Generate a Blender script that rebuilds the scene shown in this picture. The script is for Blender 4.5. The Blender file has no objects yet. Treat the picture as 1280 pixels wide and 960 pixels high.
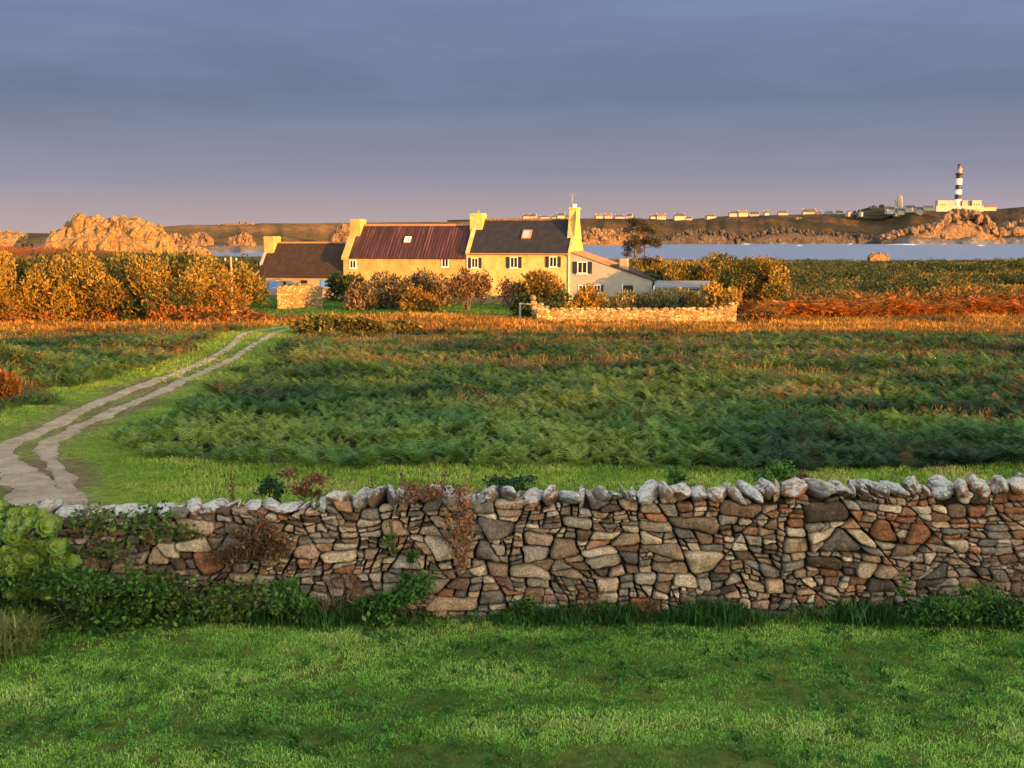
import bpy, bmesh, math, random
import numpy as np
from math import radians, sin, cos, tan, pi
R = np.random.default_rng(7)
random.seed(7)
scene = bpy.context.scene
COL = scene.collection

# ------------------------------------------------------------------ camera
F = 1400.0; PITCH = radians(7.65); CZ = 29.855; SEA = 16.5
cp, sp = cos(PITCH), sin(PITCH)
def ray(px, py):
    u = (px-640)/F; v = (480-py)/F
    return u, cp+v*sp, v*cp-sp
def at(px, py, Y):
    dx, dy, dz = ray(px, py)
    t = Y/dy
    return np.array([dx*t, Y, CZ+dz*t])
cam = bpy.data.cameras.new('camera'); camo = bpy.data.objects.new('camera', cam); COL.objects.link(camo)
cam.lens = 36*F/1280; cam.sensor_width = 36; cam.clip_start = .1; cam.clip_end = 30000
camo.location = (0, 0, CZ); camo.rotation_euler = (radians(90)-PITCH, 0, 0)
scene.camera = camo

# ------------------------------------------------------------------ noise
_T = np.random.default_rng(99).random((256, 256))
def vn(x, y, s=0):
    x = np.asarray(x, float)+s*17.31; y = np.asarray(y, float)+s*9.17
    xi = np.floor(x).astype(int); yi = np.floor(y).astype(int)
    fx = x-xi; fy = y-yi
    fx = fx*fx*(3-2*fx); fy = fy*fy*(3-2*fy)
    a = _T[xi & 255, yi & 255]; b = _T[(xi+1) & 255, yi & 255]
    c = _T[xi & 255, (yi+1) & 255]; d = _T[(xi+1) & 255, (yi+1) & 255]
    return (a*(1-fx)+b*fx)*(1-fy)+(c*(1-fx)+d*fx)*fy
def fbm(x, y, s=0, o=4):
    r = 0; a = .5; n = 0
    for i in range(o):
        r = r+a*vn(np.asarray(x)*2**i, np.asarray(y)*2**i, s+i); n += a; a *= .5
    return r/n
def sst(a, b, x):
    t = np.clip((x-a)/(b-a), 0, 1); return t*t*(3-2*t)

# ------------------------------------------------------------------ mesh helpers
def mesh(name, V, Fa, mat, parent=None, col=None, smooth=False, loc=None):
    """V (n,3); Fa list of (m,k) index arrays; col (n,3) point colours"""
    V = np.asarray(V, np.float32).reshape(-1, 3)
    if not isinstance(Fa, list) or isinstance(Fa[0], tuple): Fa = [Fa]
    Fa = [np.asarray(f, np.int32) for f in Fa if len(f)]
    me = bpy.data.meshes.new(name)
    me.vertices.add(len(V)); me.vertices.foreach_set('co', V.ravel())
    tot = sum(f.size for f in Fa); nf = sum(len(f) for f in Fa)
    me.loops.add(tot); me.loops.foreach_set('vertex_index', np.concatenate([f.ravel() for f in Fa]))
    me.polygons.add(nf)
    lt = np.concatenate([np.full(len(f), f.shape[1], np.int32) for f in Fa])
    ls = np.concatenate([[0], np.cumsum(lt)[:-1]]).astype(np.int32)
    me.polygons.foreach_set('loop_start', ls)
    me.polygons.foreach_set('use_smooth', np.full(nf, bool(smooth)))
    me.update(calc_edges=True)
    me.validate()
    if col is not None:
        c = np.ones((len(V), 4), np.float32); c[:, :3] = col
        at_ = me.color_attributes.new('Col', 'FLOAT_COLOR', 'POINT'); at_.data.foreach_set('color', c.ravel())
    me.materials.append(mat)
    o = bpy.data.objects.new(name, me); COL.objects.link(o)
    if parent is not None: o.parent = parent
    if loc is not None: o.location = loc
    return o
def tag(o, label=None, cat=None, group=None, kind=None):
    if label: o['label'] = label
    if cat: o['category'] = cat
    if group: o['group'] = group
    if kind: o['kind'] = kind
    return o
def empty(name, loc, rz=0, label=None, cat=None, group=None):
    o = bpy.data.objects.new(name, None); COL.objects.link(o)
    o.location = tuple(float(v) for v in loc); o.rotation_euler = (0, 0, rz); o.empty_display_size = .2
    return tag(o, label, cat, group)
class MB:
    def __init__(s): s.V = []; s.Q = []; s.T = []; s.n = 0; s.C = []
    def add(s, V, Q=None, T=None, C=None):
        V = np.asarray(V, float).reshape(-1, 3)
        if Q is not None and len(Q): s.Q.append(np.asarray(Q)+s.n)
        if T is not None and len(T): s.T.append(np.asarray(T)+s.n)
        s.V.append(V); s.n += len(V)
        if C is not None: s.C.append(np.broadcast_to(np.asarray(C, float), (len(V), 3)))
        return s
    def box(s, x0, x1, y0, y1, z0, z1, C=None):
        V = [(x, y, z) for z in (z0, z1) for y in (y0, y1) for x in (x0, x1)]
        return s.add(V, [(0, 2, 3, 1), (4, 5, 7, 6), (0, 1, 5, 4), (2, 6, 7, 3), (0, 4, 6, 2), (1, 3, 7, 5)], C=C)
    def poly_y(s, pts, y0, y1):   # polygon in xz extruded in y
        n = len(pts)
        V = [(p[0], y0, p[1]) for p in pts]+[(p[0], y1, p[1]) for p in pts]
        s.add(V, [(i, (i+1) % n, (i+1) % n+n, i+n) for i in range(n)])
        T = [(0, i, i+1) for i in range(1, n-1)]+[(n, n+i+1, n+i) for i in range(1, n-1)]
        b = s.n-2*n; s.T.append(np.asarray(T)+b); return s
    def poly_x(s, pts, x0, x1):   # polygon in yz extruded in x
        n = len(pts)
        V = [(x0, p[0], p[1]) for p in pts]+[(x1, p[0], p[1]) for p in pts]
        s.add(V, [(i, i+n, (i+1) % n+n, (i+1) % n) for i in range(n)])
        T = [(0, i+1, i) for i in range(1, n-1)]+[(n, n+i, n+i+1) for i in range(1, n-1)]
        b = s.n-2*n; s.T.append(np.asarray(T)+b); return s
    def tube(s, P, r, n=7, C=None):
        P = np.asarray(P, float); r = np.broadcast_to(r, (len(P),))
        D = np.gradient(P, axis=0); D /= np.linalg.norm(D, axis=1)[:, None]+1e-9
        up = np.where(np.abs(D[:, 2:3]) > .9, [[1., 0, 0]], [[0., 0, 1]])
        A = np.cross(D, up); A /= np.linalg.norm(A, axis=1)[:, None]+1e-9; B = np.cross(D, A)
        a = np.arange(n)*2*pi/n
        V = P[:, None]+r[:, None, None]*(A[:, None]*np.cos(a)[None, :, None]+B[:, None]*np.sin(a)[None, :, None])
        k = len(P); i = np.arange(k-1)[:, None]*n; j = np.arange(n)[None]; j2 = (j+1) % n
        Q = np.stack([i+j, i+j2, i+n+j2, i+n+j], -1).reshape(-1, 4)
        T = [(0, q+1, q) for q in range(1, n-1)]+[((k-1)*n, (k-1)*n+q, (k-1)*n+q+1) for q in range(1, n-1)]
        return s.add(V.reshape(-1, 3), Q, T, C)
    def lathe(s, prof, n=20, cx=0, cy=0, C=None):
        a = np.arange(n)*2*pi/n
        V = np.array([[(cx+r*cos(t), cy+r*sin(t), z) for t in a] for r, z in prof]).reshape(-1, 3)
        k = len(prof); i = np.arange(k-1)[:, None]*n; j = np.arange(n)[None]; j2 = (j+1) % n
        Q = np.stack([i+j, i+j2, i+n+j2, i+n+j], -1).reshape(-1, 4)
        T = [(0, q+1, q) for q in range(1, n-1)]+[((k-1)*n, (k-1)*n+q, (k-1)*n+q+1) for q in range(1, n-1)]
        return s.add(V, Q, T, C)
    def build(s, name, mat, parent=None, smooth=False, loc=None):
        V = np.concatenate(s.V)
        F_ = []
        if s.Q: F_.append(np.concatenate(s.Q))
        if s.T: F_.append(np.concatenate(s.T))
        return mesh(name, V, F_, mat, parent, np.concatenate(s.C) if s.C else None, smooth, loc)

# ------------------------------------------------------------------ materials
def lin(c):
    """sRGB 0-255 -> linear"""
    return tuple((v/255/12.92 if v/255 <= .04045 else ((v/255+.055)/1.055)**2.4) for v in c)
def newmat(name):
    m = bpy.data.materials.new(name); m.use_nodes = True
    nt = m.node_tree; nt.nodes.clear()
    out = nt.nodes.new('ShaderNodeOutputMaterial')
    return m, nt, out
def N(nt, t, **k):
    n = nt.nodes.new(t)
    for a, b in k.items():
        if a.startswith('i_'):
            key = a[2:]; key = int(key) if key.isdigit() else key.replace('_', ' ')
            n.inputs[key].default_value = b
        else: setattr(n, a, b)
    return n
def ramp(nt, fac, stops, interp='LINEAR'):
    r = nt.nodes.new('ShaderNodeValToRGB'); r.color_ramp.interpolation = interp
    e = r.color_ramp.elements
    while len(e) < len(stops): e.new(.5)
    for k, (p, c) in enumerate(stops):
        e[k].position = p; e[k].color = (*c, 1)
    nt.links.new(fac, r.inputs[0]); return r.outputs[0]
def coords(nt, kind='Object', scale=(1, 1, 1)):
    tc = nt.nodes.new('ShaderNodeTexCoord'); mp = nt.nodes.new('ShaderNodeMapping')
    mp.inputs['Scale'].default_value = scale
    nt.links.new(tc.outputs[kind], mp.inputs[0]); return mp.outputs[0]
def noise(nt, vec, scale, detail=4, rough=.6, dist=0):
    n = N(nt, 'ShaderNodeTexNoise'); n.inputs['Scale'].default_value = scale
    n.inputs['Detail'].default_value = detail; n.inputs['Roughness'].default_value = rough
    n.inputs['Distortion'].default_value = dist
    nt.links.new(vec, n.inputs['Vector']); return n.outputs['Fac']
def mix(nt, a, b, f, mode='MIX'):
    m = N(nt, 'ShaderNodeMix', data_type='RGBA', blend_type=mode)
    for s, v in ((m.inputs[0], f), (m.inputs[6], a), (m.inputs[7], b)):
        if hasattr(v, 'node'): nt.links.new(v, s)
        elif isinstance(v, (int, float)): s.default_value = v
        else: s.default_value = (*v, 1)
    return m.outputs[2]
def math_(nt, op, a, b=0, clamp=False):
    m = N(nt, 'ShaderNodeMath', operation=op, use_clamp=clamp)
    for i, v in ((0, a), (1, b)):
        if hasattr(v, 'node'): nt.links.new(v, m.inputs[i])
        else: m.inputs[i].default_value = v
    return m.outputs[0]
def attr(nt, name='Col'):
    a = N(nt, 'ShaderNodeAttribute'); a.attribute_name = name; return a.outputs['Color']
def bsdf(nt, out, color, rough=.8, bump=None, bs=.3, bd=.02, spec=.3, metal=0):
    p = N(nt, 'ShaderNodeBsdfPrincipled')
    if hasattr(color, 'node'): nt.links.new(color, p.inputs['Base Color'])
    else: p.inputs['Base Color'].default_value = (*color, 1)
    if hasattr(rough, 'node'): nt.links.new(rough, p.inputs['Roughness'])
    else: p.inputs['Roughness'].default_value = rough
    p.inputs['Specular IOR Level'].default_value = spec
    p.inputs['Metallic'].default_value = metal
    if bump is not None:
        b = N(nt, 'ShaderNodeBump'); b.inputs['Strength'].default_value = bs; b.inputs['Distance'].default_value = bd
        nt.links.new(bump, b.inputs['Height']); nt.links.new(b.outputs[0], p.inputs['Normal'])
    nt.links.new(p.outputs[0], out.inputs[0]); return p
def simple(name, c, rough=.7, var=.15, sc=3, spec=.3, bs=.2, bd=.01, metal=0):
    m, nt, out = newmat(name); v = coords(nt)
    n = noise(nt, v, sc, 5)
    lo = tuple(x*(1-var) for x in c); hi = tuple(min(1, x*(1+var)) for x in c)
    bsdf(nt, out, ramp(nt, n, [(.3, lo), (.7, hi)]), rough, n, bs, bd, spec, metal); return m
def foliage(name, trans=.3, rough=.55, spec=.25, sat=1.0):
    m, nt, out = newmat(name)
    c = attr(nt)
    g = N(nt, 'ShaderNodeNewGeometry')
    c = mix(nt, c, c, 0.0)
    p = bsdf(nt, out, c, rough, spec=spec)
    t = N(nt, 'ShaderNodeBsdfTranslucent'); nt.links.new(mix(nt, c, (1.0, .95, .5), .5, 'MULTIPLY'), t.inputs[0])
    mx = N(nt, 'ShaderNodeMixShader'); mx.inputs[0].default_value = trans
    nt.links.new(p.outputs[0], mx.inputs[1]); nt.links.new(t.outputs[0], mx.inputs[2])
    nt.links.new(mx.outputs[0], out.inputs[0]); return m
FOL = foliage('leaf_foliage'); GRS = foliage('grass_blades', .25, .5); DRYM = foliage('dry_stalks', .3, .8, .1)
def bark(name='bark', c=(.12, .08, .055)):
    return simple(name, c, .9, .4, 6, .1, .6, .03)
BARK = bark()

# ------------------------------------------------------------------ terrain
PY_ = [-500, -160, -80, -48, -30, -14, -4, 12, 20, 30, 45, 62, 80, 95, 122, 150, 200, 260, 400]
PZ_ = [30., 33.3, 34.45, 34.45, 31.2, 27.2, 25.7, 25.62, 25.6, 25.36, 24.89, 24.2, 23.3, 22.62, 22.4, 22.8, 23.15, 23.3, 22.5]  # behind the camera: unseen ridge, raised to cast shade over the foreground
def coast(x): return 292+26*(fbm(x/60, x*0+3, 5)-.5)*2+np.clip(-x-120, 0, 200)*.15
def G(x, y):
    x = np.asarray(x, float); y = np.asarray(y, float)
    z = 0
    for k in (-4, -1.5, 1.5, 4): z = z+np.interp(y+k*np.clip(np.abs(y-12)/20, .0, 1), PY_, PZ_)/4
    n = (fbm(x/28, y/28, 1, 4)-.5)*2
    flat = np.exp(-((x+10)**2/26**2+(y-126)**2/12**2))
    z = z+n*(np.clip((y-20)/60, 0, 1)*.55+np.clip((-y-15)/30, 0, 1)*2.3)*(1-flat)
    z = z+(fbm(x/3, y/3, 2, 3)-.5)*.16*np.clip((np.abs(y-9))/12, .25, 1)
    z = z+4.0*np.exp(-((x+100)/56)**2-((y-190)/62)**2)
    # low bank left of the track
    z = z+1.5*np.exp(-((x+19)/4.5)**2-((y-33)/7.)**2)
    c = coast(x)+14*(fbm(x/9, y/9, 8, 3)-.5)*2
    w_ = sst(0, 30, y-c); z = z*(1-w_)+(SEA-4)*w_
    return z
def ground(px, py):
    """where the ray through a pixel meets the ground"""
    dx, dy, dz = ray(px, py)
    t = np.concatenate([np.linspace(5, 60, 1100), np.linspace(60, 330, 1100)])
    h = CZ+dz*t-G(dx*t, dy*t)
    k = int(np.argmax(h < 0))
    if h[k] >= 0: k = len(t)-1
    return np.array([dx*t[k], dy*t[k], float(G(dx*t[k], dy*t[k]))])

def axis(segs):
    a = []
    for s, e, st in segs: a += list(np.arange(s, e, st))
    return np.array(a+[segs[-1][1]])
XS = axis([(-700, -200, 20), (-200, -60, 3), (-60, -20, .9), (-20, 20, .3), (20, 60, .9), (60, 200, 3), (200, 700, 20)])
YS = axis([(-500, -100, 20), (-100, -10, 2.5), (-10, 5, .6), (5, 35, .25), (35, 100, .6), (100, 200, 1.6), (200, 345, 2.2)])
XX, YY = np.meshgrid(XS, YS); ZZ = G(XX, YY)
def grid_faces(ny, nx):
    i = np.arange(ny-1)[:, None]*nx; j = np.arange(nx-1)[None]
    return np.stack([i+j, i+j+1, i+nx+j+1, i+nx+j], -1).reshape(-1, 4)
def Zm(x, y):   # height of the ground mesh (bilinear)
    x = np.asarray(x, float); y = np.asarray(y, float)
    i = np.clip(np.searchsorted(XS, x)-1, 0, len(XS)-2); j = np.clip(np.searchsorted(YS, y)-1, 0, len(YS)-2)
    fx = (x-XS[i])/(XS[i+1]-XS[i]); fy = (y-YS[j])/(YS[j+1]-YS[j])
    return (ZZ[j, i]*(1-fx)+ZZ[j, i+1]*fx)*(1-fy)+(ZZ[j+1, i]*(1-fx)+ZZ[j+1, i+1]*fx)*fy

# track ruts, from the photograph onto the ground
LRpx = [(62, 650), (59, 629), (38, 606), (20, 590), (4, 570), (13, 557), (49, 541), (98, 516), (148, 495), (197, 475), (246, 457), (285, 436), (321, 414), (350, 409.5), (385, 407.5), (420, 405)]
RRpx = [(112, 660), (100, 632), (80, 600), (66, 580), (58, 567), (64, 554), (89, 539), (131, 521), (171, 503), (213, 485), (256, 465), (295, 447), (328, 426), (342, 417), (366, 412), (405, 408)]
def spl(P, n):
    P = np.asarray(P, float); d = np.concatenate([[0], np.cumsum(np.linalg.norm(np.diff(P[:, :2], axis=0), axis=1))])
    s = np.linspace(0, d[-1], n)
    # catmull-rom through cubic interpolation of each axis
    out = []
    for k in range(2):
        m = np.gradient(P[:, k], d)
        i = np.clip(np.searchsorted(d, s)-1, 0, len(d)-2); h = d[i+1]-d[i]; t = (s-d[i])/h
        out.append((2*t**3-3*t**2+1)*P[i, k]+(t**3-2*t**2+t)*h*m[i]+(-2*t**3+3*t**2)*P[i+1, k]+(t**3-t**2)*h*m[i+1])
    return np.stack(out, 1), s
LR = np.array([ground(*p) for p in LRpx]); RR = np.array([ground(*p) for p in RRpx])
def extend(P):   # carry it on toward the wall, behind it
    d = P[0]-P[1]; d = d/np.linalg.norm(d[:2])*4
    return np.vstack([P[0]+d*np.array([1, .3, 0]), P])
LS, ls_ = spl(extend(LR), 900); RS, rs_ = spl(extend(RR), 900)
MIDT = np.vstack([LS[::12], RS[::12]])
def dtrack(x, y):
    x = np.asarray(x, float); y = np.asarray(y, float)
    r = np.full(x.shape, 1e9)
    for q in MIDT: r = np.minimum(r, (x-q[0])**2+(y-q[1])**2)
    return np.sqrt(r)

# vegetation zones shared by the ground colour and the plants
def verge(y): return 18.9+1.0*0
def zone_edge(x): return 19.9+np.clip(-x-4.5, 0, 4)*.5+(vn(x/1.3, x*0, 33)-.5)*1.0   # near edge of the bracken
def patch(x, y): return fbm(x/9., y/6., 41, 4)
def patch2(x, y): return fbm(x/4., y/3., 57, 4)
# ground: per-point colour of the soil and thatch that lies there
def ground_col(x, y):
    n = fbm(x/1.5, y/1.5, 11, 4)[..., None]; p = patch(x, y)[..., None]
    lawn = np.array([.05, .09, .016])*(1-n)+np.array([.15, .17, .04])*n
    dry = np.array([.10, .07, .03])*(1-n)+np.array([.17, .12, .055])*n
    dark = np.array([.018, .022, .009])*(1-n)+np.array([.05, .045, .02])*n
    red = np.array([.10, .035, .015])*(1-n)+np.array([.16, .07, .03])*n
    yy = y[..., None]; xx = x[..., None]
    c = lawn
    w = sst(zone_edge(x)-.3, zone_edge(x)+.6, y)[..., None]
    heath = dark*(1-sst(.42, .6, p))+dry*sst(.42, .6, p)
    c = c*(1-w)+heath*w
    # grass verge along the track
    d = dtrack(np.where(y < 110, x, 999), y)[..., None]
    g = np.array([.10, .17, .022])*(1-n)+np.array([.2, .26, .04])*n
    wv = (1-sst(1.0, 2.6, d))*(yy > 13)
    c = c*(1-wv)+g*wv
    so_ = np.array([.20, .145, .085])*(.6+.8*n); ws = (1-sst(.25, .75, d+(n-.5)*1.0))*(yy > 12.5); c = c*(1-ws)+so_*ws
    # lawn in front of the farmhouse
    hn = np.exp(-((yy-105)/11.)**4)*np.clip((8-xx)/8, 0, 1)*np.clip((xx+30)/8, 0, 1)
    hg = np.array([.035, .10, .012])*(1-n)+np.array([.07, .15, .02])*n
    c = c*(1-hn)+hg*hn
    # rusty hill on the left
    wr = np.clip((-xx-62)/14, 0, 1)*np.clip((yy-120)/20, 0, 1)
    c = c*(1-wr)+red*wr
    return c
gc = ground_col(XX, YY).reshape(-1, 3)
m, nt, out = newmat('meadow_ground'); v = coords(nt)
n1 = noise(nt, v, 6, 8, .7); n2 = noise(nt, v, 40, 4, .7)
c = mix(nt, attr(nt), ramp(nt, n1, [(.3, (.45, .45, .4)), (.7, (1.35, 1.35, 1.2))]), 1.0, 'MULTIPLY')
bsdf(nt, out, c, .95, math_(nt, 'ADD', n1, n2), .8, .06, .05)
MGROUND = m
g = mesh('ground', np.stack([XX, YY, ZZ], -1).reshape(-1, 3), grid_faces(*XX.shape), MGROUND, col=gc, smooth=True)
tag(g, kind='structure')

# track ribbons
m, nt, out = newmat('dirt_track'); v = coords(nt)
n1 = noise(nt, v, 1.8, 10, .78, .4); n2 = noise(nt, v, 38, 5, .8)
c = ramp(nt, n1, [(.32, (.32, .24, .15)), (.5, (.52, .41, .28)), (.66, (.68, .57, .42))])
c = mix(nt, c, ramp(nt, n2, [(.36, (.6, .57, .54)), (.52, (1.0, 1.0, 1.0)), (.64, (1.25, 1.25, 1.25))]), .85, 'MULTIPLY')
bsdf(nt, out, c, .95, math_(nt, 'ADD', n1, n2), 1.0, .08, .05); MTRACK = m
mb = MB()
def ribbon(S, s, wfun, seed, dz):
    T = np.gradient(S, axis=0); T /= np.linalg.norm(T, axis=1)[:, None]; Nn = np.stack([-T[:, 1], T[:, 0]], 1)
    w0 = wfun(s)
    ks = np.linspace(-1, 1, 9)
    wl = w0*(1+.9*(fbm(s/.6, s*0, seed, 6)-.5)*2); wr = w0*(1+.9*(fbm(s/.6, s*0, seed+5, 6)-.5)*2)
    P = S[:, None]+Nn[:, None]*np.where(ks[None] < 0, ks[None]*wl[:, None], ks[None]*wr[:, None])[..., None]
    z = Zm(P[..., 0], P[..., 1])+dz-.03*(1-ks[None]**2)*0
    z = z-np.where(np.abs(ks)[None] > .99, .05, 0)
    mb.add(np.dstack([P, z]).reshape(-1, 3), grid_faces(len(S), 9))
ribbon(LS, ls_, lambda s: np.interp(s, [0, 4, 9, 16, 40, 110], [.50, .42, .25, .20, .20, .26]), 61, .035)
ribbon(RS, rs_, lambda s: np.interp(s, [0, 3, 9, 16, 40, 110], [.08, .14, .22, .20, .20, .25]), 71, .031)
tr = mb.build('dirt_track', MTRACK, smooth=True); tag(tr, kind='structure')

# ------------------------------------------------------------------ sea
m, nt, out = newmat('sea_water'); v = coords(nt, 'Object', (.02, .12, 1))
n1 = noise(nt, v, 1, 8, .7); v2 = coords(nt, 'Object', (.25, .7, 1)); n2 = noise(nt, v2, 1, 4, .6)
c = ramp(nt, n1, [(.3, (.10, .14, .21)), (.7, (.17, .21, .29))])
bsdf(nt, out, c, .38, n2, .6, .6, .5); MSEA = m
s = 14000
sea = mesh('sea', [(-s, -3000, SEA), (s, -3000, SEA), (s, 28000, SEA), (-s, 28000, SEA)], [(0, 1, 2, 3)], MSEA); tag(sea, kind='structure')
# ------------------------------------------------------------------ rocks
_ico = {}
def ico(sub):
    if sub not in _ico:
        b = bmesh.new(); bmesh.ops.create_icosphere(b, subdivisions=sub, radius=1)
        b.verts.ensure_lookup_table()
        _ico[sub] = (np.array([v.co[:] for v in b.verts]), np.array([[v.index for v in f.verts] for f in b.faces])); b.free()
    return _ico[sub]
def rotm(rng, tilt=.4):
    a, b, c = rng.random()*2*pi, (rng.random()-.5)*2*tilt, (rng.random()-.5)*2*tilt
    Rz = np.array([[cos(a), -sin(a), 0], [sin(a), cos(a), 0], [0, 0, 1]])
    Rx = np.array([[1, 0, 0], [0, cos(b), -sin(b)], [0, sin(b), cos(b)]])
    Ry = np.array([[cos(c), 0, sin(c)], [0, 1, 0], [-sin(c), 0, cos(c)]])
    return Rx@Ry@Rz
def rock(rng, size, sub=3, planes=11, rough=.05, tilt=.4, sharp=14):
    D, T = ico(sub)
    Nn = rng.normal(size=(planes, 3)); Nn /= np.linalg.norm(Nn, axis=1)[:, None]
    h = rng.uniform(.62, .95, planes)
    d = D@Nn.T
    r = np.where(d > .05, h[None]/np.maximum(d, .05), 9)
    r = -np.log(np.exp(-sharp*r).sum(1)+np.exp(-sharp*1.05))/sharp
    r = r+rough*(fbm(D[:, 0]*3+D[:, 2]*2.3+rng.random()*50, D[:, 1]*3-D[:, 2]*1.7, 3, 3)-.5)*2
    V = D*r[:, None]*np.asarray(size)[None]
    return V@rotm(rng, tilt).T, T

# ------------------------------------------------------------------ leaf clouds
def quads_from(C, U, W, bend=0.0, Nn=None):
    """diamond leaves: C centres (n,3), U half-length vectors, W half-width vectors"""
    V = np.stack([C-U, C+W, C+U, C-W], 1)
    if Nn is not None: V[:, 1] += Nn*bend; V[:, 3] += Nn*bend
    n = len(C)
    return V.reshape(-1, 3), np.arange(n*4).reshape(n, 4)
def unit(v): return v/(np.linalg.norm(v, axis=-1, keepdims=True)+1e-9)
def leaves(rng, blobs, n, size, asp=.5, up=.3, shell=.55):
    """leaf-sized faces spread through lumpy blobs"""
    blobs = np.asarray(blobs, float)
    w = (blobs[:, 3]*blobs[:, 4]+blobs[:, 3]*blobs[:, 5])
    idx = rng.choice(len(blobs), n, p=w/w.sum()); B = blobs[idx]
    d = unit(rng.normal(size=(n, 3))); r = shell+(1.08-shell)*rng.random(n)**.7
    C = B[:, :3]+d*B[:, 3:6]*r[:, None]
    C += rng.normal(size=(n, 3))*size*.8
    u = unit(d*.7+rng.normal(size=(n, 3))*.6+np.array([0, 0, up]))
    w_ = unit(np.cross(u, rng.normal(size=(n, 3))))
    s = size*rng.uniform(.6, 1.3, n)[:, None]
    V, Q = quads_from(C, u*s, w_*s*asp)
    return V, Q, C, idx
def blobset(rng, w, d, h, k, z0=.18, rr=(.2, .38)):
    """k clumps inside a dome w x d x h sitting on z=0"""
    out = []
    for i in range(k):
        a = rng.random()*2*pi; q = rng.random()**.5*.72
        x = cos(a)*q; y = sin(a)*q
        top = (1-q*q*.75)
        z = rng.uniform(z0, max(z0+.08, top*.8))
        r = rng.uniform(*rr)
        out.append((x*w/2, y*d/2, z*h, r*w/2*1.1, r*d/2*1.1, r*h*.75))
    return np.array(out)
def colvar(rng, n, pal, per=4, soft=.25):
    """random blends of a palette, one per leaf"""
    pal = np.asarray(pal, float)
    i = rng.integers(0, len(pal), n); j = rng.integers(0, len(pal), n); t = rng.random(n)[:, None]
    c = pal[i]*(1-t)+pal[j]*t
    c *= rng.uniform(1-soft, 1+soft, n)[:, None]
    return np.repeat(c, per, 0)
def shrub(name, label, cat, pos, w, h, pal, seed, n=3000, leaf=.14, group=None, d=None, k=16, asp=.5, up=.3, z0=.12, stems=5, rr=(.2, .38), tipcol=None, gmix=0, shell=.55):
    rng = np.random.default_rng(seed)
    pos = np.asarray(pos, float); d = d or w*.8
    e = empty(name, pos, 0, label, cat, group)
    B = blobset(rng, w, d, h, k, z0, rr)
    V, Q, C, idx = leaves(rng, B, n, leaf, asp, up, shell)
    V[:, 2] *= h/max(.3, np.percentile(V[:, 2], 98.5)); V[:, 2] = np.maximum(V[:, 2], -.15)
    fx_ = w/2/max(.1, np.percentile(np.abs(V[:, 0]), 98)); V[:, 0] *= fx_
    C = C*np.array([1, 1, V[:, 2].max()/max(.3, C[:, 2].max())])
    bc = rng.uniform(.5, 1.35, len(B))[idx]
    col = colvar(rng, n, pal)*np.repeat(bc, 4)[:, None]
    if gmix:
        gq = np.repeat((rng.random(len(B)) < gmix)[idx] & (rng.random(n) < .85), 4)
        col[gq] = colvar(rng, n, [(.02, .04, .01), (.04, .06, .015), (.07, .075, .018)])[gq]
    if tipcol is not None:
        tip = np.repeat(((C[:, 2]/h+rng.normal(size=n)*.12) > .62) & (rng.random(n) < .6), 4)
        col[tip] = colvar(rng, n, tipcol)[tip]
    mesh('foliage', V, Q, FOL, e, col)
    mb = MB()
    for i in range(stems):
        b = B[rng.integers(len(B))]
        p0 = np.array([rng.normal()*w*.05, rng.normal()*d*.05, -.2])
        mb.tube([p0, p0*.6+b[:3]*np.array([.3, .3, .4]), b[:3]], [h*.022+.015, h*.015+.01, .012], 6)
    mb.build('stem', BARK, e)
    return e

# ------------------------------------------------------------------ plant prototypes for the ground cover
def frond(L, pairs, width, arch, rng=None, sub=False):
    """one bracken frond standing at the origin and arching toward +x"""
    t = np.linspace(.25, .97, pairs)
    def rach(t): return np.stack([L*(t**1.5)*arch, 0*t, L*(t-.38*t**2.4)], -1)
    P = rach(t); T = unit(np.gradient(P, axis=0))
    V = []; Qs = []; n = 0
    for sgn in (-1, 1):
        ln = width*L*np.sin(np.clip((1-t)*2.6+.12, 0, pi*.55))*(.55+.45*(1-t))
        side = np.array([0, sgn, 0])+T*.45+np.array([0, 0, -.18])
        side = unit(side)
        tipp = P+side*ln[:, None]
        wv = T*(L*.72/pairs*.46)
        mid = P+side*ln[:, None]*.35
        q = np.stack([P, mid+wv*.8, tipp, mid-wv*.8], 1)
        V.append(q.reshape(-1, 3)); Qs.append(np.arange(len(q)*4).reshape(-1, 4)+n); n += len(q)*4
    # rachis
    tt = np.linspace(0, 1, 4); S = rach(tt); w = .006+.004*L
    q = []
    for i in range(3):
        q.append([S[i]+(0, w, 0), S[i]-(0, w, 0), S[i+1]-(0, w*.6, 0), S[i+1]+(0, w*.6, 0)])
    V.append(np.array(q).reshape(-1, 3)); Qs.append(np.arange(12).reshape(3, 4)+n)
    return np.concatenate(V), np.concatenate(Qs)
def rz(V, a):
    c, s = cos(a), sin(a); return V@np.array([[c, s, 0], [-s, c, 0], [0, 0, 1]])
def fern_proto(rng, fronds, pairs, L=.75):
    Vs = []; Qs = []; n = 0
    for i in range(fronds):
        V, Q = frond(L*rng.uniform(.6, 1.15), pairs, .36, rng.uniform(.5, 1.1))
        V = rz(V, i*2*pi/fronds+rng.uniform(-.5, .5))+np.array([rng.normal()*.05, rng.normal()*.05, 0])
        Vs.append(V); Qs.append(Q+n); n += len(V)
    return np.concatenate(Vs), np.concatenate(Qs)
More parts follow.
